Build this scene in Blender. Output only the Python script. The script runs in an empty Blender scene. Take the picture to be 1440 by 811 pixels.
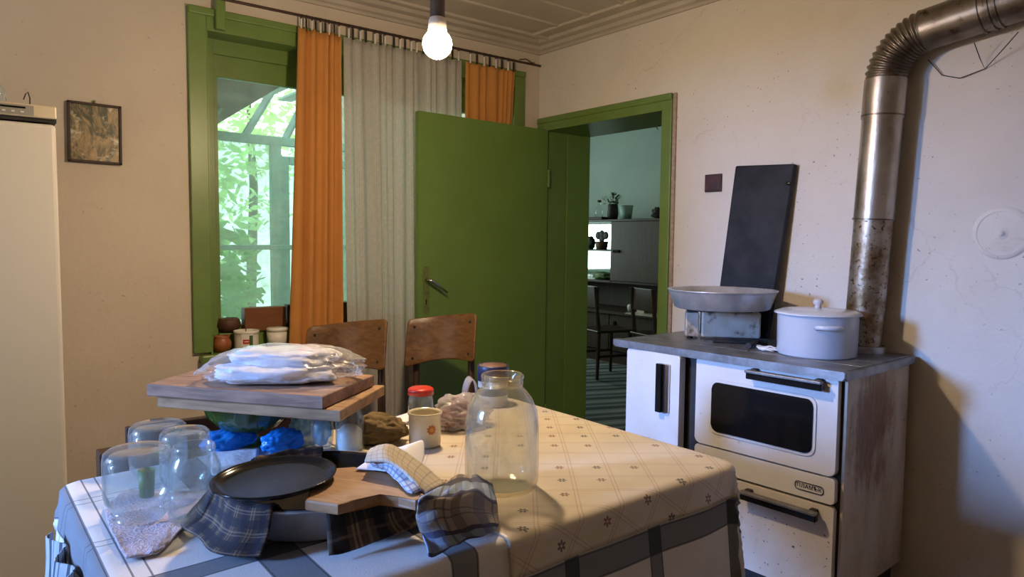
import bpy, bmesh, math, random
from mathutils import Vector, Matrix, noise
PI = math.pi
S = bpy.context.scene
COL = S.collection
random.seed(7)

# ------------------------------------------------------------------ camera
F_PX, CX, CY = 995.0, 720.0, 405.5
YAW, PIT, ROL = math.radians(38.55), math.radians(-3.81), math.radians(0.56)
EYE = Vector((-2.806, -3.277, 1.278))
FW = Vector((math.sin(YAW)*math.cos(PIT), math.cos(YAW)*math.cos(PIT), math.sin(PIT)))
_r = Vector((math.cos(YAW), -math.sin(YAW), 0)); _u = _r.cross(FW)
RT = _r*math.cos(ROL) + _u*math.sin(ROL); UP = -_r*math.sin(ROL) + _u*math.cos(ROL)
cam = bpy.data.objects.new('camera', bpy.data.cameras.new('camera')); COL.objects.link(cam)
cam.matrix_world = Matrix(((RT.x, UP.x, -FW.x, EYE.x), (RT.y, UP.y, -FW.y, EYE.y), (RT.z, UP.z, -FW.z, EYE.z), (0, 0, 0, 1)))
cam.data.sensor_width = 36.0; cam.data.lens = 36.0*F_PX/1440.0; cam.data.clip_start = 0.02
S.camera = cam

# ------------------------------------------------------------------ sky, daylight, exposure
S.view_settings.view_transform = 'Standard'; S.view_settings.look = 'None'
S.view_settings.exposure = 0.12; S.view_settings.gamma = 1.0
S.cycles.transparent_max_bounces = 24; S.cycles.max_bounces = 10
W = bpy.data.worlds.new('sky'); S.world = W; W.use_nodes = True
W.node_tree.nodes['Background'].inputs[0].default_value = (0.90, 1.0, 0.95, 1)
W.node_tree.nodes['Background'].inputs[1].default_value = 2.8

def area(name, loc, rot, sx, sy, power, col):
    l = bpy.data.lights.new(name, 'AREA'); l.shape = 'RECTANGLE'; l.size = sx; l.size_y = sy
    l.energy = power; l.color = col
    o = bpy.data.objects.new(name, l); COL.objects.link(o); o.location = loc; o.rotation_euler = rot; return o
# daylight entering by the low window in the left wall (a patch of bright sky beyond it)
area('daylight_left_window', (-7.0, -.25, 2.15), (0, -PI/2 + .28, 0), 1.1, 0.5, 570, (0.20, 0.41, 1.0))
BULB_STRENGTH = 800.0; BULB_COLOR = (1.0, 0.73, 0.46)

def PZ(px, py, z): 
    d = FW + RT*((px-CX)/F_PX) - UP*((py-CY)/F_PX); return EYE + d*((z-EYE.z)/d.z)
def PX(px, py, x):
    d = FW + RT*((px-CX)/F_PX) - UP*((py-CY)/F_PX); return EYE + d*((x-EYE.x)/d.x)
def PY(px, py, y):
    d = FW + RT*((px-CX)/F_PX) - UP*((py-CY)/F_PX); return EYE + d*((y-EYE.y)/d.y)

# ------------------------------------------------------------------ materials
class NT:
    def __init__(s, name):
        s.m = bpy.data.materials.new(name); s.m.use_nodes = True; s.t = s.m.node_tree; s.t.nodes.clear()
        s.out = s.t.nodes.new('ShaderNodeOutputMaterial'); s._c = {}
    def n(s, typ, ins=None, **props):
        nd = s.t.nodes.new(typ)
        for k, v in props.items(): setattr(nd, k, v)
        for k, v in (ins or {}).items(): s.set(nd.inputs[k], v)
        return nd
    def set(s, sock, v):
        if hasattr(v, 'is_output') or isinstance(v, bpy.types.NodeSocket): s.t.links.new(v, sock)
        elif isinstance(v, (tuple, list)): sock.default_value = tuple(v) + ((1,) if len(v) == 3 and sock.type == 'RGBA' else ())
        else: sock.default_value = v
    def math(s, op, a, b=0.0, c=None, clamp=False):
        nd = s.n('ShaderNodeMath', operation=op, use_clamp=clamp); s.set(nd.inputs[0], a); s.set(nd.inputs[1], b)
        if c is not None: s.set(nd.inputs[2], c)
        return nd.outputs[0]
    def mix(s, f, a, b):
        nd = s.n('ShaderNodeMix', data_type='RGBA'); s.set(nd.inputs[0], f); s.set(nd.inputs[6], a); s.set(nd.inputs[7], b); return nd.outputs[2]
    def co(s, kind='Object'):
        if kind not in s._c: s._c[kind] = s.n('ShaderNodeTexCoord').outputs[kind]
        return s._c[kind]
    def noise(s, scale, detail=4, rough=.6, stretch=None, kind='Object', dist=0, off=0):
        v = s.co(kind)
        if stretch or off: 
            mp = s.n('ShaderNodeMapping', {'Vector': v, 'Scale': tuple(stretch or (1, 1, 1)), 'Location': (off, off*.7, off*.3)}); v = mp.outputs[0]
        return s.n('ShaderNodeTexNoise', {'Vector': v, 'Scale': scale, 'Detail': detail, 'Roughness': rough, 'Distortion': dist}).outputs[0]
    def ramp(s, f, lo, hi, a=0., b=1.):
        return s.n('ShaderNodeMapRange', {0: f, 1: lo, 2: hi, 3: a, 4: b}, interpolation_type='SMOOTHSTEP').outputs[0]
    def bump(s, h, strength, dist=.01):
        return s.n('ShaderNodeBump', {'Height': h, 'Strength': strength, 'Distance': dist}).outputs[0]
    def bsdf(s, col, rough=.5, metal=0., normal=None, **kw):
        ins = {'Base Color': col, 'Roughness': rough, 'Metallic': metal}
        if normal is not None: ins['Normal'] = normal
        for k, v in kw.items(): ins[k.replace('_', ' ')] = v
        return s.n('ShaderNodeBsdfPrincipled', ins).outputs[0]
    def fin(s, sh): s.t.links.new(sh, s.out.inputs[0]); return s.m

def simple(name, col, rough=.5, metal=0., var=None, dirt=(), bump=None, stretch=None, kind='Object', **kw):
    """var=(colour, scale); dirt=[(colour, scale, lo, hi, stretch)]; bump=(scale, strength)"""
    t = NT(name); c = col
    if var: c = t.mix(t.ramp(t.noise(var[1], 5, .6, stretch, kind), .35, .68), col, var[0])
    for i, d in enumerate(dirt):
        c = t.mix(t.ramp(t.noise(d[1], 6, .65, d[4] if len(d) > 4 else None, kind, off=3.1*(i+1)), d[2], d[3]), c, d[0])
    nrm = t.bump(t.noise(bump[0], 4, .6, stretch, kind), bump[1]) if bump else None
    return t.fin(t.bsdf(c, rough, metal, nrm, **kw))

def glass(name, tint, edge, dust_haze=0.0, dust_haze_col=(.7, .65, .5), ior=1.45, rough=.02):
    """thin glass: tinted see-through, fresnel gloss, dust film"""
    t = NT(name)
    lw = t.n('ShaderNodeLayerWeight', {'Blend': .35}).outputs['Facing']
    tr = t.n('ShaderNodeBsdfTransparent', {'Color': t.mix(t.math('POWER', lw, 2.8), tint, edge)}).outputs[0]
    gl = t.n('ShaderNodeBsdfGlossy', {'Roughness': rough, 'Color': (1, 1, 1)}).outputs[0]
    bf = t.n('ShaderNodeNewGeometry').outputs['Backfacing']
    fr = t.n('ShaderNodeFresnel', {'IOR': t.math('ADD', ior, t.math('MULTIPLY', bf, 1/ior-ior))}).outputs[0]
    sh = t.n('ShaderNodeMixShader', {0: t.math('MULTIPLY', fr, 1.25, clamp=True), 1: tr, 2: gl}).outputs[0]
    if dust_haze > 0:
        df = t.n('ShaderNodeBsdfDiffuse', {'Color': dust_haze_col}).outputs[0]
        tl = t.n('ShaderNodeBsdfTranslucent', {'Color': dust_haze_col}).outputs[0]
        dd = t.n('ShaderNodeMixShader', {0: .4, 1: df, 2: tl}).outputs[0]
        f = t.math('MULTIPLY', t.ramp(t.noise(9, 6, .65), .3, .75, .35, 1.5), dust_haze, clamp=True)
        f = t.math('ADD', f, t.math('MULTIPLY', t.math('POWER', lw, 3), dust_haze*.8), clamp=True)
        sh = t.n('ShaderNodeMixShader', {0: f, 1: sh, 2: dd}).outputs[0]
    return t.fin(sh)

def plaid(name, base, ustripes, vstripes, pu, pv, rough=.9, bump=.25, translucent=0.0, vary=.12):
    """woven cloth in UV metres: stripes = [(centre, half width, colour, amount)] in fractions of the period"""
    t = NT(name)
    sep = t.n('ShaderNodeSeparateXYZ', {0: t.n('ShaderNodeUVMap').outputs[0]})
    c = base
    for ax, st, per in ((0, ustripes, pu), (1, vstripes, pv)):
        f = t.math('FRACT', t.math('DIVIDE', sep.outputs[ax], per))
        for (cen, hw, col, amt) in st:
            d = t.math('ABSOLUTE', t.math('SUBTRACT', f, cen))
            m = t.math('MULTIPLY', t.math('LESS_THAN', d, hw), amt)
            c = t.mix(m, c, col)
    uv = t.n('ShaderNodeUVMap').outputs[0]
    nz = t.n('ShaderNodeTexNoise', {'Vector': uv, 'Scale': 14, 'Detail': 4}).outputs[0]
    c = t.mix(t.ramp(nz, .35, .7, 0, vary), c, (.05, .045, .04))
    w = t.n('ShaderNodeTexNoise', {'Vector': uv, 'Scale': 260, 'Detail': 2}).outputs[0]
    sh = t.bsdf(c, rough, 0, t.bump(w, bump, .003))
    if translucent:
        tl = t.n('ShaderNodeBsdfTranslucent', {'Color': c}).outputs[0]
        sh = t.n('ShaderNodeMixShader', {0: translucent, 1: sh, 2: tl}).outputs[0]
    return t.fin(sh)

def wall_mat(name, base, stain, cracks=0.0, specks=1.0):
    t = NT(name)
    c = t.mix(t.ramp(t.noise(1.3, 5, .6), .35, .7), base, stain)
    c = t.mix(t.ramp(t.noise(7, 6, .7, off=5), .60, .80, 0, .35), c, (.45, .36, .27))
    sp = t.ramp(t.noise(62, 3, .5, off=2), .665, .72, 0, min(.9, .4*specks))
    gate = t.ramp(t.noise(3.0, 3, .6, off=9), .45, .62)
    c = t.mix(t.math('MULTIPLY', sp, gate), c, (.12, .09, .07))
    if cracks:
        wv = t.n('ShaderNodeMapping', {'Vector': t.co(), 'Scale': (1, 1, 1)}).outputs[0]
        nz = t.n('ShaderNodeTexNoise', {'Vector': wv, 'Scale': 5, 'Detail': 5}).outputs['Color']
        vv = t.n('ShaderNodeMix', {0: .18}, data_type='RGBA'); t.set(vv.inputs[6], wv); t.set(vv.inputs[7], nz)
        vo = t.n('ShaderNodeTexVoronoi', {'Vector': vv.outputs[2], 'Scale': 2.6}, feature='DISTANCE_TO_EDGE').outputs[0]
        m = t.math('MULTIPLY', t.ramp(vo, .002, .007, 1, 0), t.ramp(t.noise(1.7, 3, .6, off=7), .5, .62, 0, cracks))
        c = t.mix(m, c, (.16, .12, .09))
    h = t.math('ADD', t.noise(2.2, 4, .6), t.math('MULTIPLY', t.noise(60, 3, .6), .12))
    return t.fin(t.bsdf(c, .85, 0, t.bump(h, .35, .03)))

def wood(name, a, b, rough=.55, scale=6, stretch=(1, 8, 8), dark=None, bump=.15):
    t = NT(name)
    g = t.noise(scale, 6, .6, stretch, dist=.6)
    c = t.mix(t.ramp(g, .3, .7), a, b)
    if dark: c = t.mix(t.ramp(t.noise(4, 5, .65, off=4), .5, .72, 0, .8), c, dark)
    return t.fin(t.bsdf(c, rough, 0, t.bump(t.noise(scale*3, 4, .6, stretch), bump, .004)))

M = {}
M['wall'] = wall_mat('plaster', (.63, .56, .47), (.57, .50, .41))
M['wall_r'] = wall_mat('cracked_plaster', (.69, .64, .57), (.63, .57, .49), cracks=.13, specks=2.2)
M['wall_far'] = wall_mat('pale_green_plaster', (.46, .56, .52), (.40, .50, .46), specks=.2)
M['ceil'] = simple('ceiling_paint', (.52, .46, .38), .6, var=((.45, .39, .31), 3), dirt=[((.1, .07, .05), 30, .72, .8)])
M['floor'] = wood('floor_boards', (.13, .07, .035), (.09, .045, .02), stretch=(8, 1, 8))
M['green'] = simple('green_gloss_paint', (.145, .235, .055), .38, var=((.125, .205, .045), 5), dirt=[((.05, .09, .015), 40, .70, .8), ((.04, .06, .02), 5, .66, .85)], bump=(14, .08))
M['greendoor'] = simple('green_door_paint', (.150, .255, .052), .42, var=((.135, .230, .045), 2.5), dirt=[((.20, .28, .07), 60, .73, .80), ((.05, .08, .012), 6, .68, .85)], bump=(9, .06))
M['rawwood'] = wood('raw_wood', (.42, .33, .25), (.30, .22, .16))
M['black'] = simple('black_enamel', (.008, .008, .008), .16, Specular_IOR_Level=.2, var=((.014, .013, .012), 9))
M['matblack'] = simple('black_iron', (.014, .013, .012), .65, var=((.03, .024, .02), 20))
M['soot'] = simple('burnt_black_metal', (.010, .009, .008), .8, var=((.02, .016, .012), 20), Specular_IOR_Level=.08)
M['whiteen'] = simple('white_enamel', (.74, .73, .72), .22, var=((.69, .67, .64), 4), dirt=[((.42, .30, .18), 16, .66, .8), ((.12, .08, .05), 70, .72, .78)])
M['steel'] = simple('worn_steel_top', (.30, .30, .30), .42, .7, var=((.20, .19, .18), 14), dirt=[((.10, .07, .05), 9, .58, .75)], bump=(40, .1))
M['alu'] = simple('aluminium', (.70, .70, .71), .36, .6, var=((.50, .50, .50), 11, ), dirt=[((.30, .28, .26), 30, .68, .8)])
M['pipe'] = simple('stove_pipe_metal', (.50, .46, .40), .36, .9, var=((.30, .26, .21), 6), dirt=[((.20, .13, .07), 60, .60, .76), ((.22, .16, .10), 5, .50, .8)], bump=(30, .12), stretch=(1, 1, .6))
M['pipe_dark'] = simple('sooty_pipe_metal', (.26, .22, .17), .38, .85, var=((.14, .11, .08), 7), dirt=[((.09, .05, .025), 18, .55, .68)], bump=(30, .12))
M['pipebot'] = simple('rusty_pipe_metal', (.42, .37, .30), .42, .8, var=((.27, .20, .13), 9), dirt=[((.17, .11, .055), 8, .42, .62), ((.09, .05, .02), 60, .54, .64)], bump=(30, .2))
M['orange'] = simple('orange_cotton', (.54, .235, .055), .85, var=((.48, .20, .045), 3), bump=(90, .2))
M['fridge'] = simple('fridge_enamel', (.74, .70, .62), .4, var=((.70, .66, .57), 1.5), bump=(5, .03))
M['cream_plastic'] = simple('cream_plastic', (.70, .60, .42), .4, var=((.64, .55, .38), 8))
M['grey_panel'] = simple('grey_panel', (.33, .31, .27), .45)
M['chrome'] = simple('chrome', (.55, .55, .55), .2, 1.0)
M['brass'] = simple('old_brass', (.16, .20, .04), .4, .1, var=((.10, .13, .03), 40))
M['ply'] = wood('plywood_varnish', (.20, .098, .036), (.115, .052, .018), .35, 7, (3, 3, 8), dark=(.03, .014, .007))
M['darkwood'] = wood('dark_chair_wood', (.055, .024, .011), (.03, .013, .006), .4, 7, (6, 6, 1))
M['bench'] = wood('dark_bench_wood', (.035, .015, .008), (.02, .009, .005), .45)
M['walnut'] = wood('walnut_veneer', (.055, .028, .016), (.03, .015, .009), .5, 5, (9, 9, 1))
M['board_old'] = wood('weathered_board', (.36, .215, .135), (.20, .115, .07), .75, 6, (1.2, 9, 9), dark=(.42, .34, .28), bump=.35)
M['board_old2'] = wood('weathered_plank', (.42, .25, .12), (.25, .135, .06), .75, 6, (1.2, 9, 9), dark=(.40, .33, .28), bump=.35)
M['board_new'] = wood('beech_board', (.45, .25, .11), (.30, .15, .06), .55, 6, (2, 9, 9), bump=.1)
M['clay'] = simple('orange_clay', (.32, .105, .035), .45, var=((.25, .075, .022), 9))
M['clay_dark'] = simple('dark_clay', (.10, .04, .022), .6, var=((.07, .028, .015), 9))
M['white_plastic'] = simple('white_plastic', (.74, .72, .66), .35)
M['redbrown'] = wood('red_brown_wood', (.20, .072, .024), (.14, .048, .016), .5, 5, (1, 6, 6))
M['darkbox'] = simple('dark_brown_wood', (.05, .028, .016), .6, var=((.03, .017, .01), 9))
M['enamel_blue'] = simple('pale_blue_enamel', (.60, .64, .72), .18, var=((.55, .60, .69), 3), dirt=[((.10, .06, .03), 60, .74, .8)])
M['knobglass'] = simple('lid_knob', (.55, .55, .57), .12)
M['blackboard'] = simple('black_board_paint', (.013, .014, .016), .6, Specular_IOR_Level=.2, var=((.030, .030, .033), 6), dirt=[((.20, .20, .20), 45, .72, .80)])
M['cooker'] = simple('stained_white_enamel', (.50, .46, .40), .4, var=((.40, .34, .26), 9), dirt=[((.10, .06, .035), 16, .50, .70), ((.05, .035, .025), 60, .68, .76)])
M['plaque'] = simple('dark_red_plaque', (.075, .016, .012), .5, var=((.035, .012, .01), 20))
M['soil'] = simple('brown_wood_lid', (.16, .085, .045), .7, var=((.11, .055, .03), 20))
M['navy'] = simple('navy_tin_paint', (.022, .024, .06), .35)
M['redlid'] = simple('red_lid', (.62, .045, .025), .3, var=((.50, .035, .02), 40))
M['cream_enamel'] = simple('cream_enamel', (.66, .60, .45), .22, var=((.60, .53, .38), 7))
M['flower_o'] = simple('orange_flower', (.50, .16, .025), .4)
M['flower_y'] = simple('yellow_flower', (.62, .33, .06), .4)
M['labelred'] = simple('red_print', (.42, .03, .025), .4)
M['labelgreen'] = simple('green_print', (.05, .12, .03), .4)
M['labelgreen2'] = simple('bright_green_plastic', (.10, .20, .04), .5)
M['khaki'] = simple('khaki_cloth', (.20, .14, .06), .9, var=((.14, .095, .04), 9), bump=(120, .3))
M['white_cloth'] = simple('white_cloth', (.76, .76, .78), .85, var=((.70, .70, .73), 6), bump=(60, .3))
M['pink_terry'] = simple('pink_terry', (.66, .56, .60), .95, var=((.60, .50, .54), 30), bump=(160, .9))
M['paper'] = simple('white_paper', (.80, .80, .82), .8)
M['purple'] = simple('purple_onion', (.16, .045, .07), .4, var=((.36, .20, .17), 30))
M['cord'] = simple('white_cord', (.70, .70, .69), .5)
M['porch'] = simple('pale_green_paint', (.36, .55, .49), .55, var=((.32, .50, .44), 5))
M['soffit'] = simple('dark_soffit', (.06, .038, .03), .9, var=((.04, .026, .02), 4))
M['poly'] = simple('pale_roof_sheet', (.34, .46, .43), .6, var=((.26, .37, .34), 6))
M['trunk'] = simple('bark', (.10, .08, .05), .9)
M['bakelite'] = simple('grey_bakelite', (.055, .045, .042), .45)
M['bulbcollar'] = simple('bulb_collar', (.72, .68, .64), .4)
M['rod'] = simple('rusty_rod', (.05, .028, .02), .45, .3, var=((.08, .04, .028), 20))
M['creamlabel'] = simple('cream_label', (.55, .50, .40), .5)
M['pebble'] = simple('rust_crumb', (.09, .05, .025), .8)
M['clearplastic'] = glass('clear_film', (.96, .97, .98), (.90, .90, .91), dust_haze=.20, dust_haze_col=(.80, .80, .80), ior=1.25, rough=.22)
M['glass'] = glass('jar_glass', (.95, .975, .98), (.46, .58, .60), dust_haze=.085, dust_haze_col=(.66, .78, .82))
M['glass_dusty'] = glass('dusty_jar_glass', (.95, .93, .87), (.62, .54, .36), dust_haze=.14, dust_haze_col=(.70, .55, .30))
M['pane'] = glass('window_pane', (.86, .96, .93), (.75, .88, .85), dust_haze=.19, dust_haze_col=(.62, .80, .74))  # thick film puts the washed-out haze of bright daylight into the panes
M['darkglass'] = simple('oven_glass', (.008, .008, .009), .08)
M['mirror'] = simple('cabinet_mirror', (.75, .82, .78), .06, 1.0)

def _film(name, col, amt, rough=.25):
    t = NT(name)
    b = t.bsdf(t.mix(t.ramp(t.noise(16, 4, .6), .35, .7), col, tuple(c*.55 for c in col)), rough)
    tl = t.n('ShaderNodeBsdfTranslucent', {'Color': col}).outputs[0]
    tr = t.n('ShaderNodeBsdfTransparent', {'Color': (1, 1, 1)}).outputs[0]
    a = t.n('ShaderNodeMixShader', {0: .35, 1: b, 2: tl}).outputs[0]
    return t.fin(t.n('ShaderNodeMixShader', {0: amt, 1: a, 2: tr}).outputs[0])
M['bluebag'] = _film('blue_plastic_film', (.02, .30, .80), .10)
M['palebag'] = _film('pale_blue_film', (.35, .60, .75), .25)
M['whitebag'] = _film('white_plastic_film', (.75, .72, .74), .52)

def _greenglass():
    t = NT('green_pressed_glass')
    lw = t.n('ShaderNodeLayerWeight', {'Blend': .4}).outputs['Facing']
    tr = t.n('ShaderNodeBsdfTransparent', {'Color': t.mix(lw, (.30, .40, .13), (.05, .09, .03))}).outputs[0]
    b = t.bsdf((.10, .17, .035), .08)
    gl = t.n('ShaderNodeBsdfGlossy', {'Roughness': .04}).outputs[0]
    a = t.n('ShaderNodeMixShader', {0: .55, 1: tr, 2: b}).outputs[0]
    return t.fin(t.n('ShaderNodeMixShader', {0: t.n('ShaderNodeFresnel', {'IOR': 1.5}).outputs[0], 1: a, 2: gl}).outputs[0])
M['greenglass'] = _greenglass()

def _lace():
    t = NT('lace_curtain')
    uv = t.n('ShaderNodeUVMap').outputs[0]
    wv = t.n('ShaderNodeTexVoronoi', {'Vector': uv, 'Scale': 55}).outputs[0]
    st = t.n('ShaderNodeTexWave', {'Vector': uv, 'Scale': 26, 'Distortion': 2.5, 'Detail': 2, 'Detail Scale': 3}).outputs['Fac']
    a = t.math('ADD', t.ramp(wv, .25, .6, 0, .06), t.ramp(st, .5, .95, 0, .10))
    c = (.62, .59, .54)
    d = t.n('ShaderNodeBsdfDiffuse', {'Color': c}).outputs[0]; tl = t.n('ShaderNodeBsdfTranslucent', {'Color': (.60, .66, .62)}).outputs[0]
    tr = t.n('ShaderNodeBsdfTransparent').outputs[0]
    b = t.n('ShaderNodeMixShader', {0: .30, 1: d, 2: tl}).outputs[0]
    return t.fin(t.n('ShaderNodeMixShader', {0: t.math('ADD', a, .16), 1: b, 2: tr}).outputs[0])
M['lace'] = _lace()

def _leaf():
    t = NT('leaf')
    c = t.mix(t.ramp(t.noise(2.5, 3), .4, .65), (.30, .52, .20), (.52, .68, .38))
    d = t.bsdf(c, .5); tl = t.n('ShaderNodeBsdfTranslucent', {'Color': (.60, .80, .35)}).outputs[0]
    return t.fin(t.n('ShaderNodeMixShader', {0: .5, 1: d, 2: tl}).outputs[0])
M['leaf'] = _leaf()
M['leaf_dark'] = simple('house_plant_leaf', (.06, .12, .03), .5, var=((.10, .16, .04), 20))

def _emit(name, k):
    t = NT(name); return t.fin(t.n('ShaderNodeEmission', {'Color': BULB_COLOR, 'Strength': BULB_STRENGTH*k}).outputs[0])
M['bulb'] = _emit('bulb_glow', 1.0); M['bulb_neck'] = _emit('bulb_neck_glow', .16)

def _stoveside():
    t = NT('rust_streaked_enamel')
    c = t.mix(t.ramp(t.noise(3, 5, .6), .35, .7), (.62, .55, .45), (.52, .44, .33))
    st = t.noise(5, 6, .7, (1, 5, .35), off=2)
    c = t.mix(t.ramp(st, .42, .68, 0, .75), c, (.34, .22, .10))
    g = t.n('ShaderNodeSeparateXYZ', {0: t.co()})
    # a rust stain with a shape of its own on the upper half
    dx = t.math('DIVIDE', t.math('SUBTRACT', g.outputs[0], .22), .17); dz = t.math('DIVIDE', t.math('SUBTRACT', g.outputs[2], .64), .24)
    rr = t.math('ADD', t.math('MULTIPLY', dx, dx), t.math('MULTIPLY', dz, dz))
    rr = t.math('ADD', rr, t.math('MULTIPLY', t.math('SUBTRACT', t.noise(16, 6, .75, (1, 1, .4)), .5), 3.2))
    c = t.mix(t.math('MULTIPLY', t.ramp(rr, .1, 1.5, .95, 0), t.ramp(t.noise(11, 6, .75, (1, 3, .3), off=6), .2, .5)), c, (.20, .088, .030))
    c = t.mix(t.ramp(t.noise(70, 3, .5, off=5), .68, .74), c, (.08, .05, .03))
    return t.fin(t.bsdf(c, .45, 0, t.bump(t.noise(40, 4), .12, .003)))
M['stoveside'] = _stoveside()

def _drawer():
    t = NT('rust_spotted_enamel')
    c = t.mix(t.ramp(t.noise(4, 5, .6), .35, .7), (.70, .66, .60), (.60, .54, .46))
    c = t.mix(t.ramp(t.noise(7, 6, .7, (1, 1, .3), off=2), .58, .76, 0, .6), c, (.40, .26, .13))
    c = t.mix(t.ramp(t.noise(75, 3, .5, off=5), .66, .71), c, (.08, .05, .03))
    return t.fin(t.bsdf(c, .35))
M['drawer'] = _drawer()

def _oilcloth():
    """cream oilcloth: double-line lattice and small flowers printed in UV metres"""
    t = NT('cream_oilcloth')
    uv = t.n('ShaderNodeUVMap').outputs[0]
    mp = t.n('ShaderNodeMapping', {'Vector': uv, 'Rotation': (0, 0, math.radians(38)), 'Scale': (1, 1, 1)}).outputs[0]
    sp = t.n('ShaderNodeSeparateXYZ', {0: mp})
    c = t.mix(t.ramp(t.n('ShaderNodeTexNoise', {'Vector': uv, 'Scale': 6, 'Detail': 4}).outputs[0], .35, .7), (.70, .62, .48), (.64, .55, .41))
    for ax in (0, 1):
        f = t.math('FRACT', t.math('DIVIDE', sp.outputs[ax], .088))
        for cen in (.44, .53):
            d = t.math('ABSOLUTE', t.math('SUBTRACT', f, cen))
            c = t.mix(t.ramp(d, .008, .020, .38, 0), c, (.34, .17, .12))
    pf = .088
    cell = []
    for ax in (0, 1):
        q = t.math('DIVIDE', sp.outputs[ax], pf); cell.append((t.math('SUBTRACT', t.math('FRACT', q), .0), t.math('FLOOR', q)))
    rnd = t.n('ShaderNodeTexWhiteNoise', {'Vector': t.n('ShaderNodeCombineXYZ', {0: cell[0][1], 1: cell[1][1]}).outputs[0]}, noise_dimensions='2D').outputs
    x = t.math('SUBTRACT', cell[0][0], .2); y = t.math('SUBTRACT', cell[1][0], .2)
    r = t.math('SQRT', t.math('ADD', t.math('MULTIPLY', x, x), t.math('MULTIPLY', y, y)))
    th = t.math('ARCTAN2', y, x)
    star = t.math('ADD', .045, t.math('MULTIPLY', t.math('ABSOLUTE', t.math('COSINE', t.math('MULTIPLY', th, 3.0))), .085))
    m = t.math('MULTIPLY', t.math('LESS_THAN', r, star), t.math('GREATER_THAN', r, .03))
    m = t.math('MULTIPLY', m, t.math('LESS_THAN', rnd['Value'], .62))
    c = t.mix(t.math('MULTIPLY', m, .85), c, t.mix(t.math('LESS_THAN', rnd['Value'], .3), (.20, .045, .03), (.05, .045, .05)))
    return t.fin(t.bsdf(c, .38, 0, t.bump(t.n('ShaderNodeTexNoise', {'Vector': uv, 'Scale': 90, 'Detail': 2}).outputs[0], .06, .003)))
M['oilcloth'] = _oilcloth()

def _undercloth():
    """white cotton cloth woven with wide blue-grey bands that cross, in UV metres"""
    t = NT('banded_cotton_cloth')
    uv = t.n('ShaderNodeUVMap').outputs[0]; sp = t.n('ShaderNodeSeparateXYZ', {0: uv})
    c = t.mix(t.ramp(t.n('ShaderNodeTexNoise', {'Vector': uv, 'Scale': 5, 'Detail': 4}).outputs[0], .35, .7), (.80, .78, .75), (.74, .71, .67))
    def bands(ax, cs):
        tot = None; edge = None
        for cen, hw in cs:
            d = t.math('ABSOLUTE', t.math('SUBTRACT', sp.outputs[ax], cen))
            m = t.math('LESS_THAN', d, hw); e = t.math('LESS_THAN', t.math('ABSOLUTE', t.math('SUBTRACT', d, hw)), .0022)
            tot = m if tot is None else t.math('MAXIMUM', tot, m); edge = e if edge is None else t.math('MAXIMUM', edge, e)
        return tot, edge
    ua, ue = bands(0, [(-2.665, .034), (-2.395, .034), (-2.15, .026), (-1.912, .017), (-1.676, .018), (-1.385, .036), (-1.15, .03)])
    va, ve = bands(1, [(-2.105, .028), (-2.428, .026), (-2.68, .03), (-1.40, .03)])
    thin = None
    for ax, cs in ((1, (-1.585, -1.615, -1.86, -1.885)), (0, (-2.60, -2.575))):
        for cen in cs:
            m = t.math('LESS_THAN', t.math('ABSOLUTE', t.math('SUBTRACT', sp.outputs[ax], cen)), .0016)
            thin = m if thin is None else t.math('MAXIMUM', thin, m)
    both = t.math('MULTIPLY', ua, va)
    c = t.mix(t.math('MULTIPLY', t.math('MAXIMUM', ua, va), .78), c, (.060, .085, .115))
    c = t.mix(t.math('MULTIPLY', both, .75), c, (.018, .025, .034))
    c = t.mix(t.math('MULTIPLY', t.math('MAXIMUM', t.math('MAXIMUM', ue, ve), thin), .75), c, (.05, .05, .065))
    w = t.n('ShaderNodeTexNoise', {'Vector': uv, 'Scale': 300, 'Detail': 2}).outputs[0]
    return t.fin(t.bsdf(c, .9, 0, t.bump(w, .25, .002)))
M['undercloth'] = _undercloth()

DK = (.020, .018, .030); BR = (.30, .22, .14)
M['plaid_dark'] = plaid('dark_plaid', (.060, .038, .026), [(.2, .16, DK, .85), (.55, .04, (.40, .28, .17), .3), (.7, .04, (.40, .28, .17), .3)], [(.2, .18, (.020, .016, .022), .8), (.6, .04, (.40, .28, .17), .3), (.75, .03, (.40, .28, .17), .3)], .032, .032)
M['plaid_brown'] = plaid('brown_plaid', (.085, .058, .034), [(.25, .16, (.015, .013, .012), .9), (.55, .03, (.30, .20, .10), .8), (.66, .03, (.30, .20, .10), .8), (.9, .04, (.30, .20, .10), .5)], [(.3, .2, (.012, .011, .010), .7), (.7, .03, (.24, .16, .09), .35)], .075, .075)
M['plaid_blue'] = plaid('blue_grey_plaid', (.42, .37, .31), [(.12, .05, (.025, .03, .10), .85), (.30, .13, (.30, .42, .60), .8), (.47, .05, (.03, .04, .14), .85), (.74, .012, (.1, .09, .1), .6), (.84, .012, (.1, .09, .1), .6)], [(.2, .1, (.12, .14, .24), .5), (.45, .02, (.08, .08, .12), .6), (.6, .02, (.08, .08, .12), .6), (.8, .08, (.10, .09, .09), .5)], .115, .10)
M['check_cream'] = plaid('cream_checked_towel', (.62, .54, .40), [(.5, .07, (.28, .26, .26), .55)], [(.5, .07, (.28, .26, .26), .55)], .013, .013, vary=.08)
M['check_blue'] = plaid('blue_checked_towel', (.58, .60, .64), [(.5, .16, (.16, .22, .36), .7)], [(.5, .16, (.16, .22, .36), .7)], .014, .014, vary=.08)
M['rag'] = plaid('striped_rag', (.50, .55, .58), [(.4, .12, (.04, .06, .09), .9), (.75, .05, (.10, .14, .2), .8)], [], .028, .1)
M['rug'] = plaid('striped_rug', (.16, .19, .19), [(.15, .13, (.02, .03, .03), .95), (.55, .09, (.03, .05, .05), .9), (.8, .06, (.28, .30, .29), .7)], [], .34, 1.0)

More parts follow.
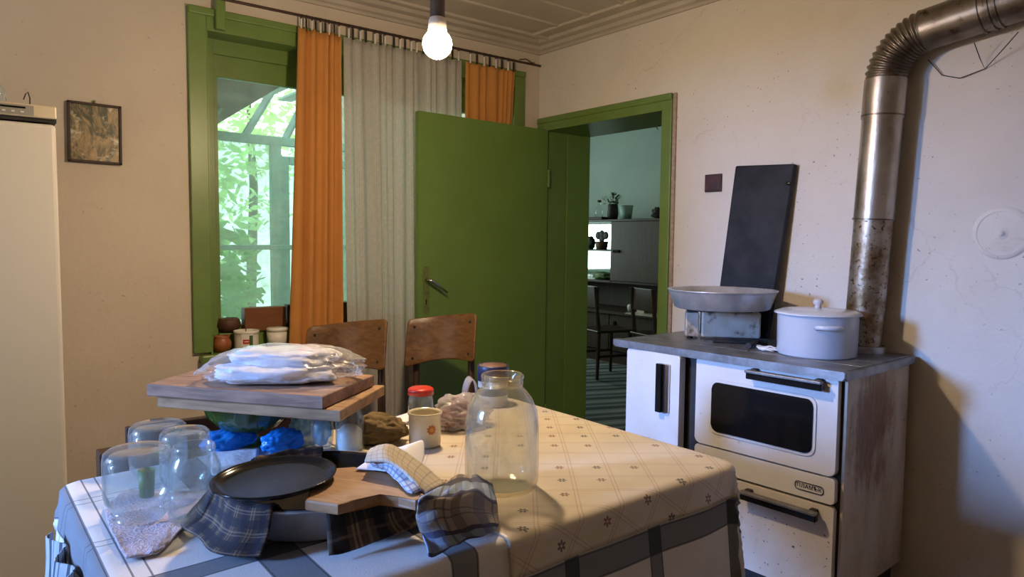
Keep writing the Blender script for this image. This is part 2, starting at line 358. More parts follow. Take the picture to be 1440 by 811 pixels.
def _painting():
    t = NT('small_painting')
    n1 = t.noise(11, 6, .7, (1.4, 1, .8), dist=1.2); n2 = t.noise(18, 5, .6, (1, 1, 2), off=4, dist=.6)
    c = t.mix(t.ramp(n1, .40, .62), (.045, .06, .035), (.42, .30, .15))
    c = t.mix(t.ramp(n2, .54, .70), c, (.62, .56, .42))
    c = t.mix(t.ramp(t.noise(9, 4, .6, off=8), .52, .66), c, (.10, .13, .11))
    return t.fin(t.bsdf(c, .35))
M['painting'] = _painting()

# ------------------------------------------------------------------ mesh helpers
def obj(name, bm, m, parent=None, smooth=False, loc=None, rz=None):
    me = bpy.data.meshes.new(name)
    bmesh.ops.recalc_face_normals(bm, faces=bm.faces[:])
    bm.to_mesh(me); bm.free()
    if smooth:
        for p in me.polygons: p.use_smooth = True
    o = bpy.data.objects.new(name, me); COL.objects.link(o)
    if m is not None: me.materials.append(M[m] if isinstance(m, str) else m)
    if parent: o.parent = parent
    if loc is not None: o.location = loc
    if rz is not None: o.rotation_euler = (0, 0, rz)
    return o
def tag(o, label, cat, group=None):
    o['label'] = label; o['category'] = cat
    if group: o['group'] = group
    return o
def thing(name, label, cat, loc=(0, 0, 0), rz=0, group=None):
    o = bpy.data.objects.new(name, None); COL.objects.link(o); o.empty_display_size = .05
    o.location = loc; o.rotation_euler = (0, 0, rz); return tag(o, label, cat, group)
def struct(o): o['kind'] = 'structure'; return o
def sroot(name):
    o = bpy.data.objects.new(name, None); COL.objects.link(o); return struct(o)

def box(bm, x0, x1, y0, y1, z0, z1, bev=0, seg=2):
    g = bmesh.ops.create_cube(bm, size=1)
    vs = g['verts']
    for v in vs: v.co = Vector(((x0+x1)/2 + v.co.x*(x1-x0), (y0+y1)/2 + v.co.y*(y1-y0), (z0+z1)/2 + v.co.z*(z1-z0)))
    if bev:
        es = list({e for v in vs for e in v.link_edges})
        bmesh.ops.bevel(bm, geom=es, offset=bev, segments=seg, profile=.5, affect='EDGES')
    return bm
def bx(*a, **k): return box(bmesh.new(), *a, **k)
def lathe(prof, seg=40, bm=None, c=(0, 0, 0), wob=0):
    bm = bm or bmesh.new(); rings = []
    for r, z in prof:
        if r < 1e-5: rings.append([bm.verts.new((c[0], c[1], c[2]+z))])
        else: rings.append([bm.verts.new((c[0]+r*math.cos(2*PI*i/seg), c[1]+r*math.sin(2*PI*i/seg), c[2]+z)) for i in range(seg)])
    for a, b in zip(rings, rings[1:]):
        if len(a) == 1 and len(b) == 1: continue
        for i in range(seg):
            j = (i+1) % seg
            if len(a) == 1: bm.faces.new((a[0], b[i], b[j]))
            elif len(b) == 1: bm.faces.new((a[i], a[j], b[0]))
            else: bm.faces.new((a[i], a[j], b[j], b[i]))
    return bm
def tube(pts, r, seg=10, bm=None, caps=True):
    bm = bm or bmesh.new(); pts = [Vector(p) for p in pts]; n = len(pts); rings = []; up = None
    for i, p in enumerate(pts):
        d = (pts[min(i+1, n-1)] - pts[max(i-1, 0)]).normalized()
        if up is None: up = d.orthogonal().normalized()
        up = (up - d*up.dot(d)).normalized(); s = d.cross(up)
        rr = r[i] if isinstance(r, (list, tuple)) else r
        rings.append([bm.verts.new(p + (up*math.cos(2*PI*k/seg) + s*math.sin(2*PI*k/seg))*rr) for k in range(seg)])
    for a, b in zip(rings, rings[1:]):
        for k in range(seg): bm.faces.new((a[k], a[(k+1) % seg], b[(k+1) % seg], b[k]))
    if caps: bm.faces.new(rings[0][::-1]); bm.faces.new(rings[-1])
    return bm
def prism(poly, z0, z1, bev=0):
    bm = bmesh.new(); a = [bm.verts.new((x, y, z0)) for x, y in poly]; b = [bm.verts.new((x, y, z1)) for x, y in poly]
    n = len(poly); bm.faces.new(a[::-1]); top = bm.faces.new(b)
    for i in range(n): bm.faces.new((a[i], a[(i+1) % n], b[(i+1) % n], b[i]))
    if bev: bmesh.ops.bevel(bm, geom=[e for e in bm.edges if abs(e.verts[0].co.z-e.verts[1].co.z) < 1e-6], offset=bev, segments=2, profile=.5, affect='EDGES')
    return bm
def rot(bm, ax, ang, c=(0, 0, 0)):
    bmesh.ops.rotate(bm, verts=bm.verts[:], cent=c, matrix=Matrix.Rotation(ang, 3, ax)); return bm
def move(bm, v): bmesh.ops.translate(bm, verts=bm.verts[:], vec=v); return bm
def smoothstep(a, b, x): 
    t = max(0., min(1., (x-a)/(b-a))); return t*t*(3-2*t)
def grid(fn, nu, nv, thick=0, uvf=None):
    """surface from fn(u,v) with u,v in 0..1; UV layer from uvf"""
    bm = bmesh.new(); V = [[bm.verts.new(fn(i/nu, j/nv)) for j in range(nv+1)] for i in range(nu+1)]
    uvl = bm.loops.layers.uv.new('UVMap')
    for i in range(nu):
        for j in range(nv):
            f = bm.faces.new((V[i][j], V[i+1][j], V[i+1][j+1], V[i][j+1]))
            for l, (a, b) in zip(f.loops, ((i, j), (i+1, j), (i+1, j+1), (i, j+1))):
                l[uvl].uv = (uvf or (lambda u, v: (u, v)))(a/nu, b/nv)
    return bm
def solid(o, t, off=0): 
    m = o.modifiers.new('thickness', 'SOLIDIFY'); m.thickness = t; m.offset = off; return o
def subd(o, n=1):
    m = o.modifiers.new('subd', 'SUBSURF'); m.levels = n; m.render_levels = n; return o
def crom(p, t):
    """Catmull-Rom through the list p, t in 0..1"""
    n = len(p)-1; x = min(t*n, n-1e-6); i = int(x); f = x-i
    a, b, c, d = p[max(i-1, 0)], p[i], p[i+1], p[min(i+2, n)]
    return .5*((2*b) + (c-a)*f + (2*a-5*b+4*c-d)*f*f + (3*b-a-3*c+d)*f*f*f)
def patch(name, rows, m, parent=None, nu=26, nv=26, size=(.25, .25), wr=.004, ws=18, thick=.003, seed=0, ridge=0.):
    rows = [[Vector(p) for p in r] for r in rows]
    def fn(u, v):
        p = crom([crom(r, v) for r in rows], u).copy()
        q = Vector((u*size[0], v*size[1], seed*3.7))*ws
        w = noise.noise(q)*wr + noise.noise(q*2.6)*wr*.45
        if ridge: w += (abs(noise.noise(q*1.3+Vector((9, 2, 1))))-.25)*ridge
        p.z += w; p.x += noise.noise(q+Vector((5, 7, 1)))*wr*.7; p.y += noise.noise(q+Vector((1, 3, 8)))*wr*.7
        return p
    o = obj(name, grid(fn, nu, nv, uvf=lambda u, v: (u*size[0], v*size[1])), m, parent, True)
    return solid(o, thick)
def blob(c, dims, amp=.15, sc=2.2, seed=0, sq=1.0, flat=None, sub=4, crease=.0):
    bm = bmesh.new(); bmesh.ops.create_icosphere(bm, subdivisions=sub, radius=1); crease *= .62
    for v in bm.verts:
        d = v.co.normalized(); q = d*sc + Vector((seed*5.1, seed*1.3, 0))
        k = 1 + noise.noise(q)*amp*2 + noise.noise(q*2.7)*amp*.9
        if crease: k += (abs(noise.noise(q*1.05+Vector((4, 4, 4))))-.2)*crease*1.3 + (abs(noise.noise(q*2.2))-.2)*crease*.7 + (abs(noise.noise(q*4.1))-.2)*crease*.25
        e = Vector([math.copysign(abs(t)**sq, t) for t in d])
        v.co = Vector((c[0]+e.x*dims[0]*k, c[1]+e.y*dims[1]*k, c[2]+e.z*dims[2]*k))
        if flat is not None and v.co.z < flat: v.co.z = flat + (v.co.z-flat)*.02
    return bm
def rrect(x0, x1, y0, y1, r, n=6):
    out = []
    for cx, cy, a0 in ((x1-r, y1-r, 0), (x0+r, y1-r, PI/2), (x0+r, y0+r, PI), (x1-r, y0+r, 1.5*PI)):
        for i in range(n+1): a = a0+PI/2*i/n; out.append((cx+r*math.cos(a), cy+r*math.sin(a)))
    return out
def copy_tree(o, parent=None):
    c = o.copy(); COL.objects.link(c)
    if parent: c.parent = parent
    for ch in [k for k in bpy.data.objects if k.parent == o]: copy_tree(ch, c)
    return c
def text_mesh(body, size, ext=.0004, space=1.0, align='CENTER'):
    cu = bpy.data.curves.new('lettering', 'FONT'); cu.body = body; cu.size = size; cu.extrude = ext; cu.align_x = align; cu.align_y = 'CENTER'; cu.space_character = space
    t = bpy.data.objects.new('tmp', cu); COL.objects.link(t)
    bpy.context.view_layer.update()
    me = bpy.data.meshes.new_from_object(t.evaluated_get(bpy.context.evaluated_depsgraph_get()))
    bpy.data.objects.remove(t); bm = bmesh.new(); bm.from_mesh(me); return bm

# ================================================================== SETTING
CEIL = 2.445
def slabs(name, lst, m):
    bm = bmesh.new()
    for b in lst: box(bm, *b)
    return struct(obj(name, bm, m))
WX0, WX1, WZ0, WZ1 = -1.905, -.20, .745, 2.175        # window opening in the back wall
wall_back = slabs('wall_back', [(-4.2, WX0, 0, .30, 0, 2.7), (WX1, 0, 0, .30, 0, 2.7), (WX0, WX1, 0, .30, 0, WZ0), (WX0, WX1, 0, .30, WZ1, 2.7)], 'wall')
DY0, DY1, DZ = -.957, -.080, 1.930                    # doorway in the right wall
wall_right = slabs('wall_right', [(0, .344, -4.8, DY0-.02, 0, 2.7), (0, .344, DY0-.02, DY1+.02, DZ+.02, 2.7), (0, .344, DY1+.02, 3.8, 0, 2.7)], 'wall_r')
wall_left = slabs('wall_left', [(-4.2, -4.0, -4.8, -1.75, 0, 2.7), (-4.2, -4.0, -.50, .3, 0, 2.7), (-4.2, -4.0, -1.75, -.50, 0, .9), (-4.2, -4.0, -1.75, -.50, 1.9, 2.7)], 'wall')
wall_front = slabs('wall_front', [(-4.2, .344, -4.8, -4.6, 0, 2.7)], 'wall')
floor = slabs('floor', [(-4.2, .344, -4.8, .3, -.1, 0)], 'floor')
floor2 = slabs('floor_far', [(.344, 3.6, -1.6, 3.8, -.1, 0)], 'floor')
wall_far = slabs('wall_far', [(3.3, 3.5, -1.6, 3.8, 0, 2.7), (.344, 3.3, -1.6, -1.4, 0, 2.7), (.344, 1.0, 3.6, 3.8, 0, 2.7), (2.5, 3.3, 3.6, 3.8, 0, 2.7), (1.0, 2.5, 3.6, 3.8, 0, .85), (1.0, 2.5, 3.6, 3.8, 2.1, 2.7)], 'wall_far')
ceiling_far = slabs('ceiling_far', [(.0, 3.5, -1.6, 3.8, 2.7, 2.8)], 'ceil')
# ceiling: slab, border boards, battens, cornice
ceiling = slabs('ceiling', [(-4.2, .0, -4.8, .0, CEIL, 2.7)], 'ceil')
bm = bx(-4.0, 0, -.178, -.150, CEIL-.018, CEIL+.001, bev=.006); obj('border_batten', bm, 'ceil', ceiling)
bm = bx(-.205, -.178, -4.6, -.178, CEIL-.018, CEIL+.001, bev=.006); obj('border_batten', bm, 'ceil', ceiling)
for k in range(8):
    y = -.38 - .235*k
    obj('ceiling_board', bx(-4.0, -.206, y+.002, y+.233 if k else -.179, CEIL-.005, CEIL+.001), 'ceil', ceiling)
    obj('batten', bx(-4.0, -.19, y-.012, y+.012, CEIL-.014, CEIL+.001, bev=.005), 'ceil', ceiling)
def cornice(name, a, b, inward):
    prof = [(0, 0), (0, -.035), (.016, -.038), (.02, -.055), (.05, -.058), (.07, -.04), (.10, -.034), (.10, 0)]
    # profile (distance from wall, below ceiling) swept along a-b; the lip hugs the ceiling
    prof = [(0, .0), (0, -.058), (.014, -.058), (.020, -.046), (.040, -.040), (.046, -.022), (.085, -.018), (.088, 0)]
    bm = bmesh.new(); a, b, n = Vector(a), Vector(b), Vector(inward)
    A = [bm.verts.new(a + n*p + Vector((0, 0, q))) for p, q in prof]; B = [bm.verts.new(b + n*p + Vector((0, 0, q))) for p, q in prof]
    for i in range(len(prof)-1): bm.faces.new((A[i], A[i+1], B[i+1], B[i]))
    bm.faces.new(A[::-1]); bm.faces.new(B)
    return struct(obj(name, bm, 'ceil'))
cornice('trim_1', (-4.0, 0, CEIL), (0, 0, CEIL), (0, -1, 0))
cornice('trim_2', (0, 0, CEIL), (0, -4.6, CEIL), (-1, 0, 0))

# ---- window_1 in the back wall: casing, reveal lining, frame, sashes, panes, sill
win = sroot('window_1')
G = 'green'
obj('casing_side', bx(-1.980, WX0, -.022, .002, .775, 2.262, bev=.003), G, win)
obj('casing_side', bx(WX1, -.128, -.022, .002, .775, 2.262, bev=.003), G, win)
obj('casing_head', bx(WX0, WX1, -.022, .002, WZ1, 2.262, bev=.003), G, win)
obj('casing_moulding', bx(-1.98, -.128, -.030, -.010, 2.232, 2.266, bev=.006), G, win)
obj('reveal_side', bx(WX0-.004, WX0+.004, -.02, .20, WZ0, WZ1), G, win)
obj('reveal_side', bx(WX1-.004, WX1+.004, -.02, .20, WZ0, WZ1), G, win)
obj('reveal_head', bx(WX0, WX1, -.02, .20, WZ1-.004, WZ1+.006), G, win)
bm = bx(WX0-.05, WX1+.03, -.045, .20, .728, .766, bev=.008); obj('sill', bm, G, win)
# fixed frame inside the opening
obj('frame_jamb', bx(WX0, WX0+.062, .10, .15, .766, WZ1, bev=.002), G, win)
obj('frame_jamb', bx(WX1-.062, WX1, .10, .15, .766, WZ1, bev=.002), G, win)
obj('frame_head', bx(WX0+.060, WX1-.060, .101, .149, WZ1-.068, WZ1, bev=.002), G, win)
obj('frame_bottom', bx(WX0+.06, WX1-.06, .075, .15, .766, .842, bev=.003), G, win)
WM = (WX0+WX1)/2
obj('frame_mullion', bx(WM-.035, WM+.035, .10, .15, .84, WZ1-.06, bev=.002), G, win)
for (a, b) in ((WX0+.062, WM-.035), (WM+.035, WX1-.062)):
    sx = obj('sash', None or bx(a, a+.018, .118, .148, .842, WZ1-.07), G, win)
    obj('sash_rail', bx(b-.018, b, .118, .148, .842, WZ1-.07), G, sx)
    obj('sash_rail', bx(a+.001, b-.001, .1165, .1495, WZ1-.165, WZ1-.064, bev=.002), G, sx)
    obj('sash_rail', bx(a+.001, b-.001, .1165, .1495, .8425, .872, bev=.002), G, sx)
    obj('pane', bx(a+.016, b-.016, .130, .134, .868, WZ1-.16), 'pane', sx)
# bracket post that carries the rod
obj('rod_bracket', bx(-1.872, -1.832, -.050, -.018, 2.178, 2.322, bev=.003), G, win)
# ---- window_2 in the left wall, window_3 in the far room: openings with plain frames
w2 = sroot('window_2')
obj('frame_side', bx(-4.12, -4.07, -1.75, -1.71, .9, 1.9), G, w2); obj('frame_side', bx(-4.12, -4.07, -.54, -.50, .9, 1.9), G, w2)
obj('frame_rail', bx(-4.12, -4.07, -1.71, -.54, .9, .94), G, w2); obj('frame_rail', bx(-4.12, -4.07, -1.71, -.54, 1.86, 1.9), G, w2)
w3 = sroot('window_3')
obj('frame_side', bx(1.0, 1.06, 3.68, 3.74, .85, 2.1), 'porch', w3); obj('frame_side', bx(2.44, 2.5, 3.68, 3.74, .85, 2.1), 'porch', w3)
obj('frame_rail', bx(1.06, 2.44, 3.68, 3.74, .85, .91), 'porch', w3); obj('frame_rail', bx(1.06, 2.44, 3.68, 3.74, 2.04, 2.1), 'porch', w3); obj('frame_mullion', bx(1.30, 1.36, 3.68, 3.74, .91, 2.04), 'porch', w3)
area('daylight_far_window', (1.75, 3.66, 1.48), (-PI/2, 0, 0), 1.35, 1.1, 17, (.72, 1.0, .92))

# ---- door_1: frame in the right wall with the leaf folded back against the window wall
door = sroot('door_1')
obj('casing_side', bx(-.022, .002, -1.018, DY0, 0, 2.005, bev=.003), G, door)
obj('casing_side', bx(-.022, .002, DY1, -.014, 0, 2.005, bev=.003), G, door)
obj('casing_head', bx(-.022, .002, DY0, DY1, DZ, 2.005, bev=.003), G, door)
obj('casing_moulding', bx(-.030, -.008, -1.018, -.014, 1.975, 2.009, bev=.006), G, door)
obj('plaster_edge', bx(-.012, .004, -1.036, -1.017, 0, 2.008, bev=.003), 'rawwood', door)
obj('jamb', bx(-.002, .155, DY1, DY1+.024, 0, DZ), G, door)
obj('jamb', bx(.158, .350, DY1-.006, DY1+.024, 0, DZ, bev=.003), 'greendoor', door)
obj('jamb', bx(-.002, .350, DY0-.024, DY0, 0, DZ), G, door)
obj('jamb_head', bx(-.002, .350, DY0, DY1, DZ, DZ+.024), 'greendoor', door)
obj('threshold', bx(-.02, .36, DY0, DY1, 0, .015), 'rawwood', door)
leaf = obj('door_leaf', bx(-.905, 0, -.018, .018, .012, 1.935, bev=.003), 'greendoor', door, loc=(-.012, -.082, 0), rz=math.radians(2.2))
obj('edge_strip', bx(-.907, -.872, -.0205, -.016, .012, 1.934), 'greendoor', leaf)
hz = 1.075
lp = obj('lock_plate', prism(rrect(-.020, .020, -.125, .125, .018), 0, .003), 'brass', leaf)
lp.matrix_local = Matrix.Translation((-.862, -.0185, 1.02)) @ Matrix.Rotation(PI/2, 4, 'X')
bm = tube([(-.862, -.018, hz), (-.862, -.055, hz), (-.850, -.060, hz-.006), (-.755, -.058, hz-.068)], [.008, .008, .0085, .006], 12)
obj('door_handle', bm, 'chrome', leaf, True)
bm = bx(-.865, -.859, -.0235, -.021, .955, .975); lathe([(0, 0), (.006, 0), (.006, .003), (0, .003)], 12, bm, (0, 0, 0)); 
obj('keyhole', bx(-.8645, -.8595, -.0235, -.021, .945, .972), 'black', leaf)
for hzz in (.25, 1.65): obj('hinge', tube([(-.0, -.026, hzz-.05), (.0, -.026, hzz+.05)], .008, 10), G, leaf)
obj('staple_hook', tube([(-.024, -.945, 1.855), (-.040, -.945, 1.862), (-.045, -.945, 1.848), (-.032, -.945, 1.838)], .002, 6), 'matblack', door)

# ================================================================== OUTSIDE: porch and garden
porch = thing('porch_frame', 'pale green porch glazing frame beyond the window', 'porch', (0, 2.2, 0))
def pbar(n, x0, x1, z0, z1, y=0):
    k = .033 if n == 'rail' else .029
    return obj(n, bx(x0, x1, y-k, y+k, z0, z1, bev=.004), 'porch', porch)
pbar('rail', -2.2, .0, 2.00, 2.065); pbar('rail', -2.2, 0, 1.195, 1.232); pbar('rail', -2.2, 0, .30, .36)
for x in (-2.2, -1.50, -.80, -.10): pbar('post', x-.04, x+.04, 0, 2.065)
pbar('post', -.765, -.70, 0.3, 1.92); pbar('rail', -.70, -.04, 1.86, 1.92)
for (a, b) in ((-1.46, -.84), (-.70, -.14)): 
    obj('pane', bx(a, b, -.004, .004, 1.232, 2.0), 'pane', porch); obj('pane', bx(a, b, -.004, .004, .36, 1.195), 'pane', porch)
obj('lower_panel', bx(-2.2, 0, -.02, .02, 0, .62), 'porch', porch)
roof = thing('porch_roof', 'dark soffit and pale sheets of the porch roof', 'roof', (0, 0, 0))
# dark soffit: its free edge runs outward to the left
sA, sB = PZ(313, 170, 2.3), PZ(404, 116, 2.3)
d = (sA-sB); e0 = sB - d*((sB.y-.34)/d.y); e1 = sA + d*.6
bm = prism([(e0.x, e0.y), (e1.x, e1.y), (-3.5, e1.y), (-3.5, .32), (e0.x, .32)], 2.3, 2.34); obj('soffit', bm, 'soffit', roof)
for k in range(7):
    x = -1.55 + .26*k
    obj('roof_sheet', bx(x, x+.13, 2.0, 3.6, 2.62, 2.64), 'poly', roof); 
for k in range(3):
    a = math.radians(35+12*k)
    obj('rafter', tube([(-1.3+.32*k, 2.4, 2.05), (-.75+.30*k, 2.9, 2.75)], .03, 6), 'poly', roof)
def tree(name, label, cx, cy, h, rad, n, seed):
    random.seed(seed)
    t = thing(name, label, 'tree', (cx, cy, 0), 0)
    obj('trunk', tube([(0, 0, 0), (.08, 0, h*.5), (.02, .05, h*.9)], [.09, .07, .03], 8), 'trunk', t, True)
    bm = bmesh.new()
    for i in range(n):
        a = random.uniform(0, 2*PI); ph = math.acos(random.uniform(-1, 1)); r = rad*random.uniform(.35, 1)**.6
        p = Vector((math.cos(a)*math.sin(ph)*r, math.sin(a)*math.sin(ph)*r, h*.72+math.cos(ph)*r*1.15))
        if noise.noise(p*1.6+Vector((seed, 0, 0))) < -.12: continue
        s = random.uniform(.05, .11); u = Vector((random.uniform(-1, 1), random.uniform(-1, 1), random.uniform(-.6, .6))).normalized(); w = u.orthogonal().normalized()
        w = (Matrix.Rotation(random.uniform(0, 6.3), 3, u) @ w)
        q = [p-u*s, p+w*s*.45, p+u*s, p-w*s*.45]
        bm.faces.new([bm.verts.new(k) for k in q])
    f = obj('foliage', bm, 'leaf', t); f['kind'] = 'stuff'
    return t
tree('garden_tree', 'bright green tree beyond the porch glazing, upper left', -.9, 5.0, 3.2, 1.25, 1500, 3)
tree('garden_tree', 'taller tree seen right of the porch mullion', 1.0, 8.3, 4.2, 1.5, 1500, 5)
tree('garden_shrub', 'low shrub behind the lower porch panes', -1.15, 3.1, 1.25, .55, 900, 8)
slabs('light_blocker_wall', [(-8.5, -4.2, .30, .45, 0, 3.4)], 'wall')  # unseen wall added to keep the blue daylight lamp off the porch
struct(obj('floor_yard', bx(-4.5, 0, .3, 9, -.12, -.02), 'poly'))

# ================================================================== FAR ROOM
cab = thing('wall_cabinet', 'dark walnut cabinet with open mirrored niche in the far room', 'cabinet', (0, 0, 0))
X0, X1 = 2.70, 3.22
def cabY(px): return PX(px, 400, X0).y
zt = PX(870, 308, X0).z; zn0 = PX(843, 393, X0).z; zn1 = PX(843, 315, X0).z; zs = PX(843, 352, X0).z; zd = PX(900, 402, X0).z
yr = cabY(927)-.25; ym = cabY(859); yl = 3.30
obj('body', bx(X0, X1, yr, yl, 0, .12), 'walnut', cab)
obj('side_panel', bx(X0, X1, yr-.02, yr, 0, zt-.02), 'walnut', cab); obj('side_panel', bx(X0, X1, yl, yl+.02, 0, zt-.02), 'walnut', cab)
obj('top_panel', bx(X0-.02, X1, yr-.03, yl+.03, zt-.025, zt, bev=.003), 'walnut', cab)
obj('divider', bx(X0, X1, ym-.012, ym+.012, zn0-.02, zt-.025), 'walnut', cab)
obj('shelf', bx(X0+.01, X1, ym+.012, yl, zs-.008, zs+.008), 'walnut', cab)
obj('shelf', bx(X0, X1, yr, yl, zn0-.025, zn0-.003), 'walnut', cab)
obj('mirror', bx(X1-.10, X1-.095, ym+.012, yl, zn0, zt-.03), 'mirror', cab)
obj('back_panel', bx(X1-.02, X1, yr, yl, 0, zt-.03), 'walnut', cab)
for (a, b) in ((yr, ym-.014),):
    dd = obj('door', bx(X0-.018, X0, a, b, zn0, zt-.028, bev=.002), 'walnut', cab)
    obj('handle', bx(X0-.034, X0-.016, b-.12, b-.03, zs-.02, zs+.01, bev=.004), 'black', dd)
    obj('handle', bx(X0-.034, X0-.016, a+.15, a+.24, zs-.02, zs+.01, bev=.004), 'black', dd)
zsh = PX(900, 441, X0).z
obj('counter', bx(X0-.05, X1, yr, yl, zsh-.03, zsh), 'walnut', cab)
obj('counter_cloth', bx(X0-.052, X0+.25, yr, PX(884, 436, X0).y, zsh-.012, zsh+.001), 'creamlabel', cab)
for (a, b) in ((yr, ym), (ym+.006, yl)): 
    dd = obj('door', bx(X0-.018, X0, a, b-.004, .13, zsh-.035, bev=.002), 'walnut', cab); obj('handle', bx(X0-.032, X0-.016, b-.1, b-.07, .35, .45, bev=.003), 'black', dd)
# things on top of the cabinet and in its niche
ty = lambda px: PX(px, 300, X0+.12)
v = thing('flower_vase', 'dark vase of leafy greenery on top of the cabinet', 'vase', (X0+.15, ty(859).y, zt))
obj('vase', lathe([(0, 0), (.05, 0), (.062, .06), (.055, .15), (.05, .17), (.044, .17), (.05, .1), (0, .02)], 20), 'matblack', v, True)
random.seed(4); bm = bmesh.new()
for i in range(110):
    a = random.uniform(0, 2*PI); r = random.uniform(0, .12); z = .17+random.uniform(0, .13)*(1-r*3) ; p = Vector((r*math.cos(a), r*math.sin(a), z))
    u = Vector((math.cos(a), math.sin(a), random.uniform(-.4, .8))).normalized()*random.uniform(.02, .04); w = u.cross(Vector((0, 0, 1))).normalized()*.013
    bm.faces.new([bm.verts.new(q) for q in (p-u, p+w, p+u, p-w)])
f = obj('foliage', bm, 'leaf_dark', v); f['kind'] = 'stuff'
tag(obj('flower_pot', lathe([(0, 0), (.055, 0), (.075, .15), (.068, .15), (.05, .01), (0, .01)], 20), 'porch', None, True, (X0+.16, ty(877).y, zt)), 'grey green tapered pot right of the leafy vase', 'pot')
b_ = thing('glass_bottle', 'clear bottle with dark stopper left of the leafy vase', 'bottle', (X0+.17, ty(838).y, zt+.034))
obj('bottle_body', lathe([(0, 0), (.045, 0), (.048, .06), (.03, .11), (.016, .13), (.016, .17)], 20), 'glass', b_, True); obj('stopper', lathe([(0, .165), (.022, .165), (.022, .19), (0, .19)], 14), 'clay_dark', b_)
tag(obj('flat_case', bx(-.12, .12, -.16, .16, 0, .033, bev=.006), 'darkbox', None, False, (X0+.17, ty(838).y, zt)), 'flat dark case lying under the clear bottle', 'case')
tag(obj('dark_ornament', blob((0, 0, .06), (.05, .06, .06), .3, 2.5, 3, flat=0, sub=3), 'matblack', None, True, (X0+.2, ty(918).y, zt)), 'dark knobbly ornament at the cabinet top right end', 'ornament')
pl = thing('niche_plant', 'round dark leaves in basket in the upper mirrored niche', 'plant', (X0+.2, PX(846, 350, X0+.2).y, zs+.008))
obj('basket', lathe([(0, 0), (.06, 0), (.075, .09), (.07, .09), (.055, .01), (0, .01)], 18), 'soil', pl, True)
for (dy, dz) in ((.055, .155), (-.06, .155), (0, .17), (.0, .12)):
    bm = lathe([(0, -.008), (.04, -.006), (.045, 0), (.04, .006), (0, .008)], 16); rot(bm, 'Y', PI/2); move(bm, (0, dy, dz)); obj('leaf', bm, 'matblack', pl, True)
tag(obj('dark_figurine', blob((0, 0, .07), (.04, .05, .075), .2, 2, 9, flat=0, sub=3), 'matblack', None, True, (X0+.22, PX(829, 350, X0+.2).y, zs+.008)), 'dark figurine left of the niche plant', 'figurine')
for k, (px, h) in enumerate(((834, .07), (842, .08), (851, .07))):
    tag(obj('tumbler', lathe([(0, 0), (.032, 0), (.037, h)], 16), 'glass', None, True, (X0+.26, PX(px, 390, X0+.26).y, zn0-.003)), ('left', 'middle', 'right')[k]+' glass tumbler at the back of the lower niche', 'glass', 'tumblers in the lower niche')
tag(obj('crumpled_bundle', blob((0, 0, .035), (.06, .13, .045), .3, 2.4, 5, flat=0, sub=3), 'leaf_dark', None, True, (X0+.12, PX(846, 390, X0+.1).y, zn0-.003)), 'dark crumpled bundle along the front of the lower niche', 'bundle')
tag(obj('white_cup', lathe([(0, 0), (.03, 0), (.04, .05), (.03, .075), (.025, .075), (0, .01)], 16), 'white_plastic', None, True, (X0+.1, PX(887, 436, X0+.1).y, zsh)), 'small white pot on the cabinet counter', 'pot')
tag(obj('small_box', bx(-.05, .05, -.05, .05, 0, .06, bev=.004), 'creamlabel', None, False, (X0+.1, PX(905, 436, X0+.1).y, zsh)), 'small pale box on the cabinet counter', 'box')
def dchair(label, p, rz):
    t = thing('dining_chair', label, 'chair', p, rz, 'dark chairs in the far room')
    obj('seat', bx(-.2, .2, -.2, .2, .43, .455, bev=.008), 'darkwood', t)
    for sx in (-1, 1):
        obj('leg', tube([(sx*.17, -.17, 0), (sx*.17, -.17, .43)], [.014, .02], 8), 'darkwood', t)
        obj('leg', tube([(sx*.17, .18, 0), (sx*.17, .17, .45), (sx*.165, .215, .86)], [.015, .02, .014], 8), 'darkwood', t)
    obj('backrest', bx(-.19, .19, .185, .205, .66, .86, bev=.006), 'darkwood', t)
    for s in (-1, 1): obj('stretcher', bx(s*.17-.008, s*.17+.008, -.17, .17, .2, .225), 'darkwood', t)
dchair('dark wooden chair in the far room, its back turned to the doorway', PZ(848, 532, 0)+Vector((.08, .06, .013)), math.radians(75))
dchair('second dark chair in the far room, partly behind the stove', PZ(900, 540, 0)+Vector((.15, -.10, .013)), math.radians(75))
rg = obj('striped_rug', grid(lambda u, v: Vector((.42+u*2.2, -1.0+v*4.0, .006+.002*noise.noise(Vector((u*9, v*14, 0))))), 12, 20, uvf=lambda u, v: (v*4.0+u*.9, u*2.2)), 'rug')
solid(rg, .006); tag(rg, 'dark grey striped woven rug on the far room floor', 'rug')

# ================================================================== BACK WALL THINGS
# fridge
fr = thing('fridge', 'tall cream fridge with control strip at the left', 'fridge', (-2.841, -.12, .067))
obj('body', bx(-.30, .30, -.56, 0, -.01, 1.555, bev=.006), 'fridge', fr)
obj('door', bx(-.302, .300, -.632, -.562, .05, 1.545, bev=.012, seg=3), 'fridge', fr)
obj('top_panel', bx(-.302, .302, -.625, 0, 1.550, 1.562), 'matblack', fr)
cp = obj('control_strip', bx(-.302, .302, -.638, -.55, 1.560, 1.597, bev=.004), 'cream_plastic', fr)
obj('control_panel', bx(-.20, .245, -.6405, -.636, 1.564, 1.592), 'grey_panel', cp)
obj('display', bx(.165, .225, -.643, -.640, 1.582, 1.587), 'black', cp)
obj('display', bx(.08, .105, -.643, -.640, 1.580, 1.586), 'black', cp)
for k in range(5): obj('button', bx(.125+.022*k, .133+.022*k, -.643, -.640, 1.570, 1.574), 'white_plastic', cp)
for s in (-1, 1): obj('foot', lathe([(0, -.066), (.02, -.066), (.02, .0), (0, .0)], 10), 'black', fr, loc=(s*.25, -.5, 0))
top = bx(-.30, .30, -.545, 0, 1.562, 1.588); obj('worktop', top, 'fridge', fr)
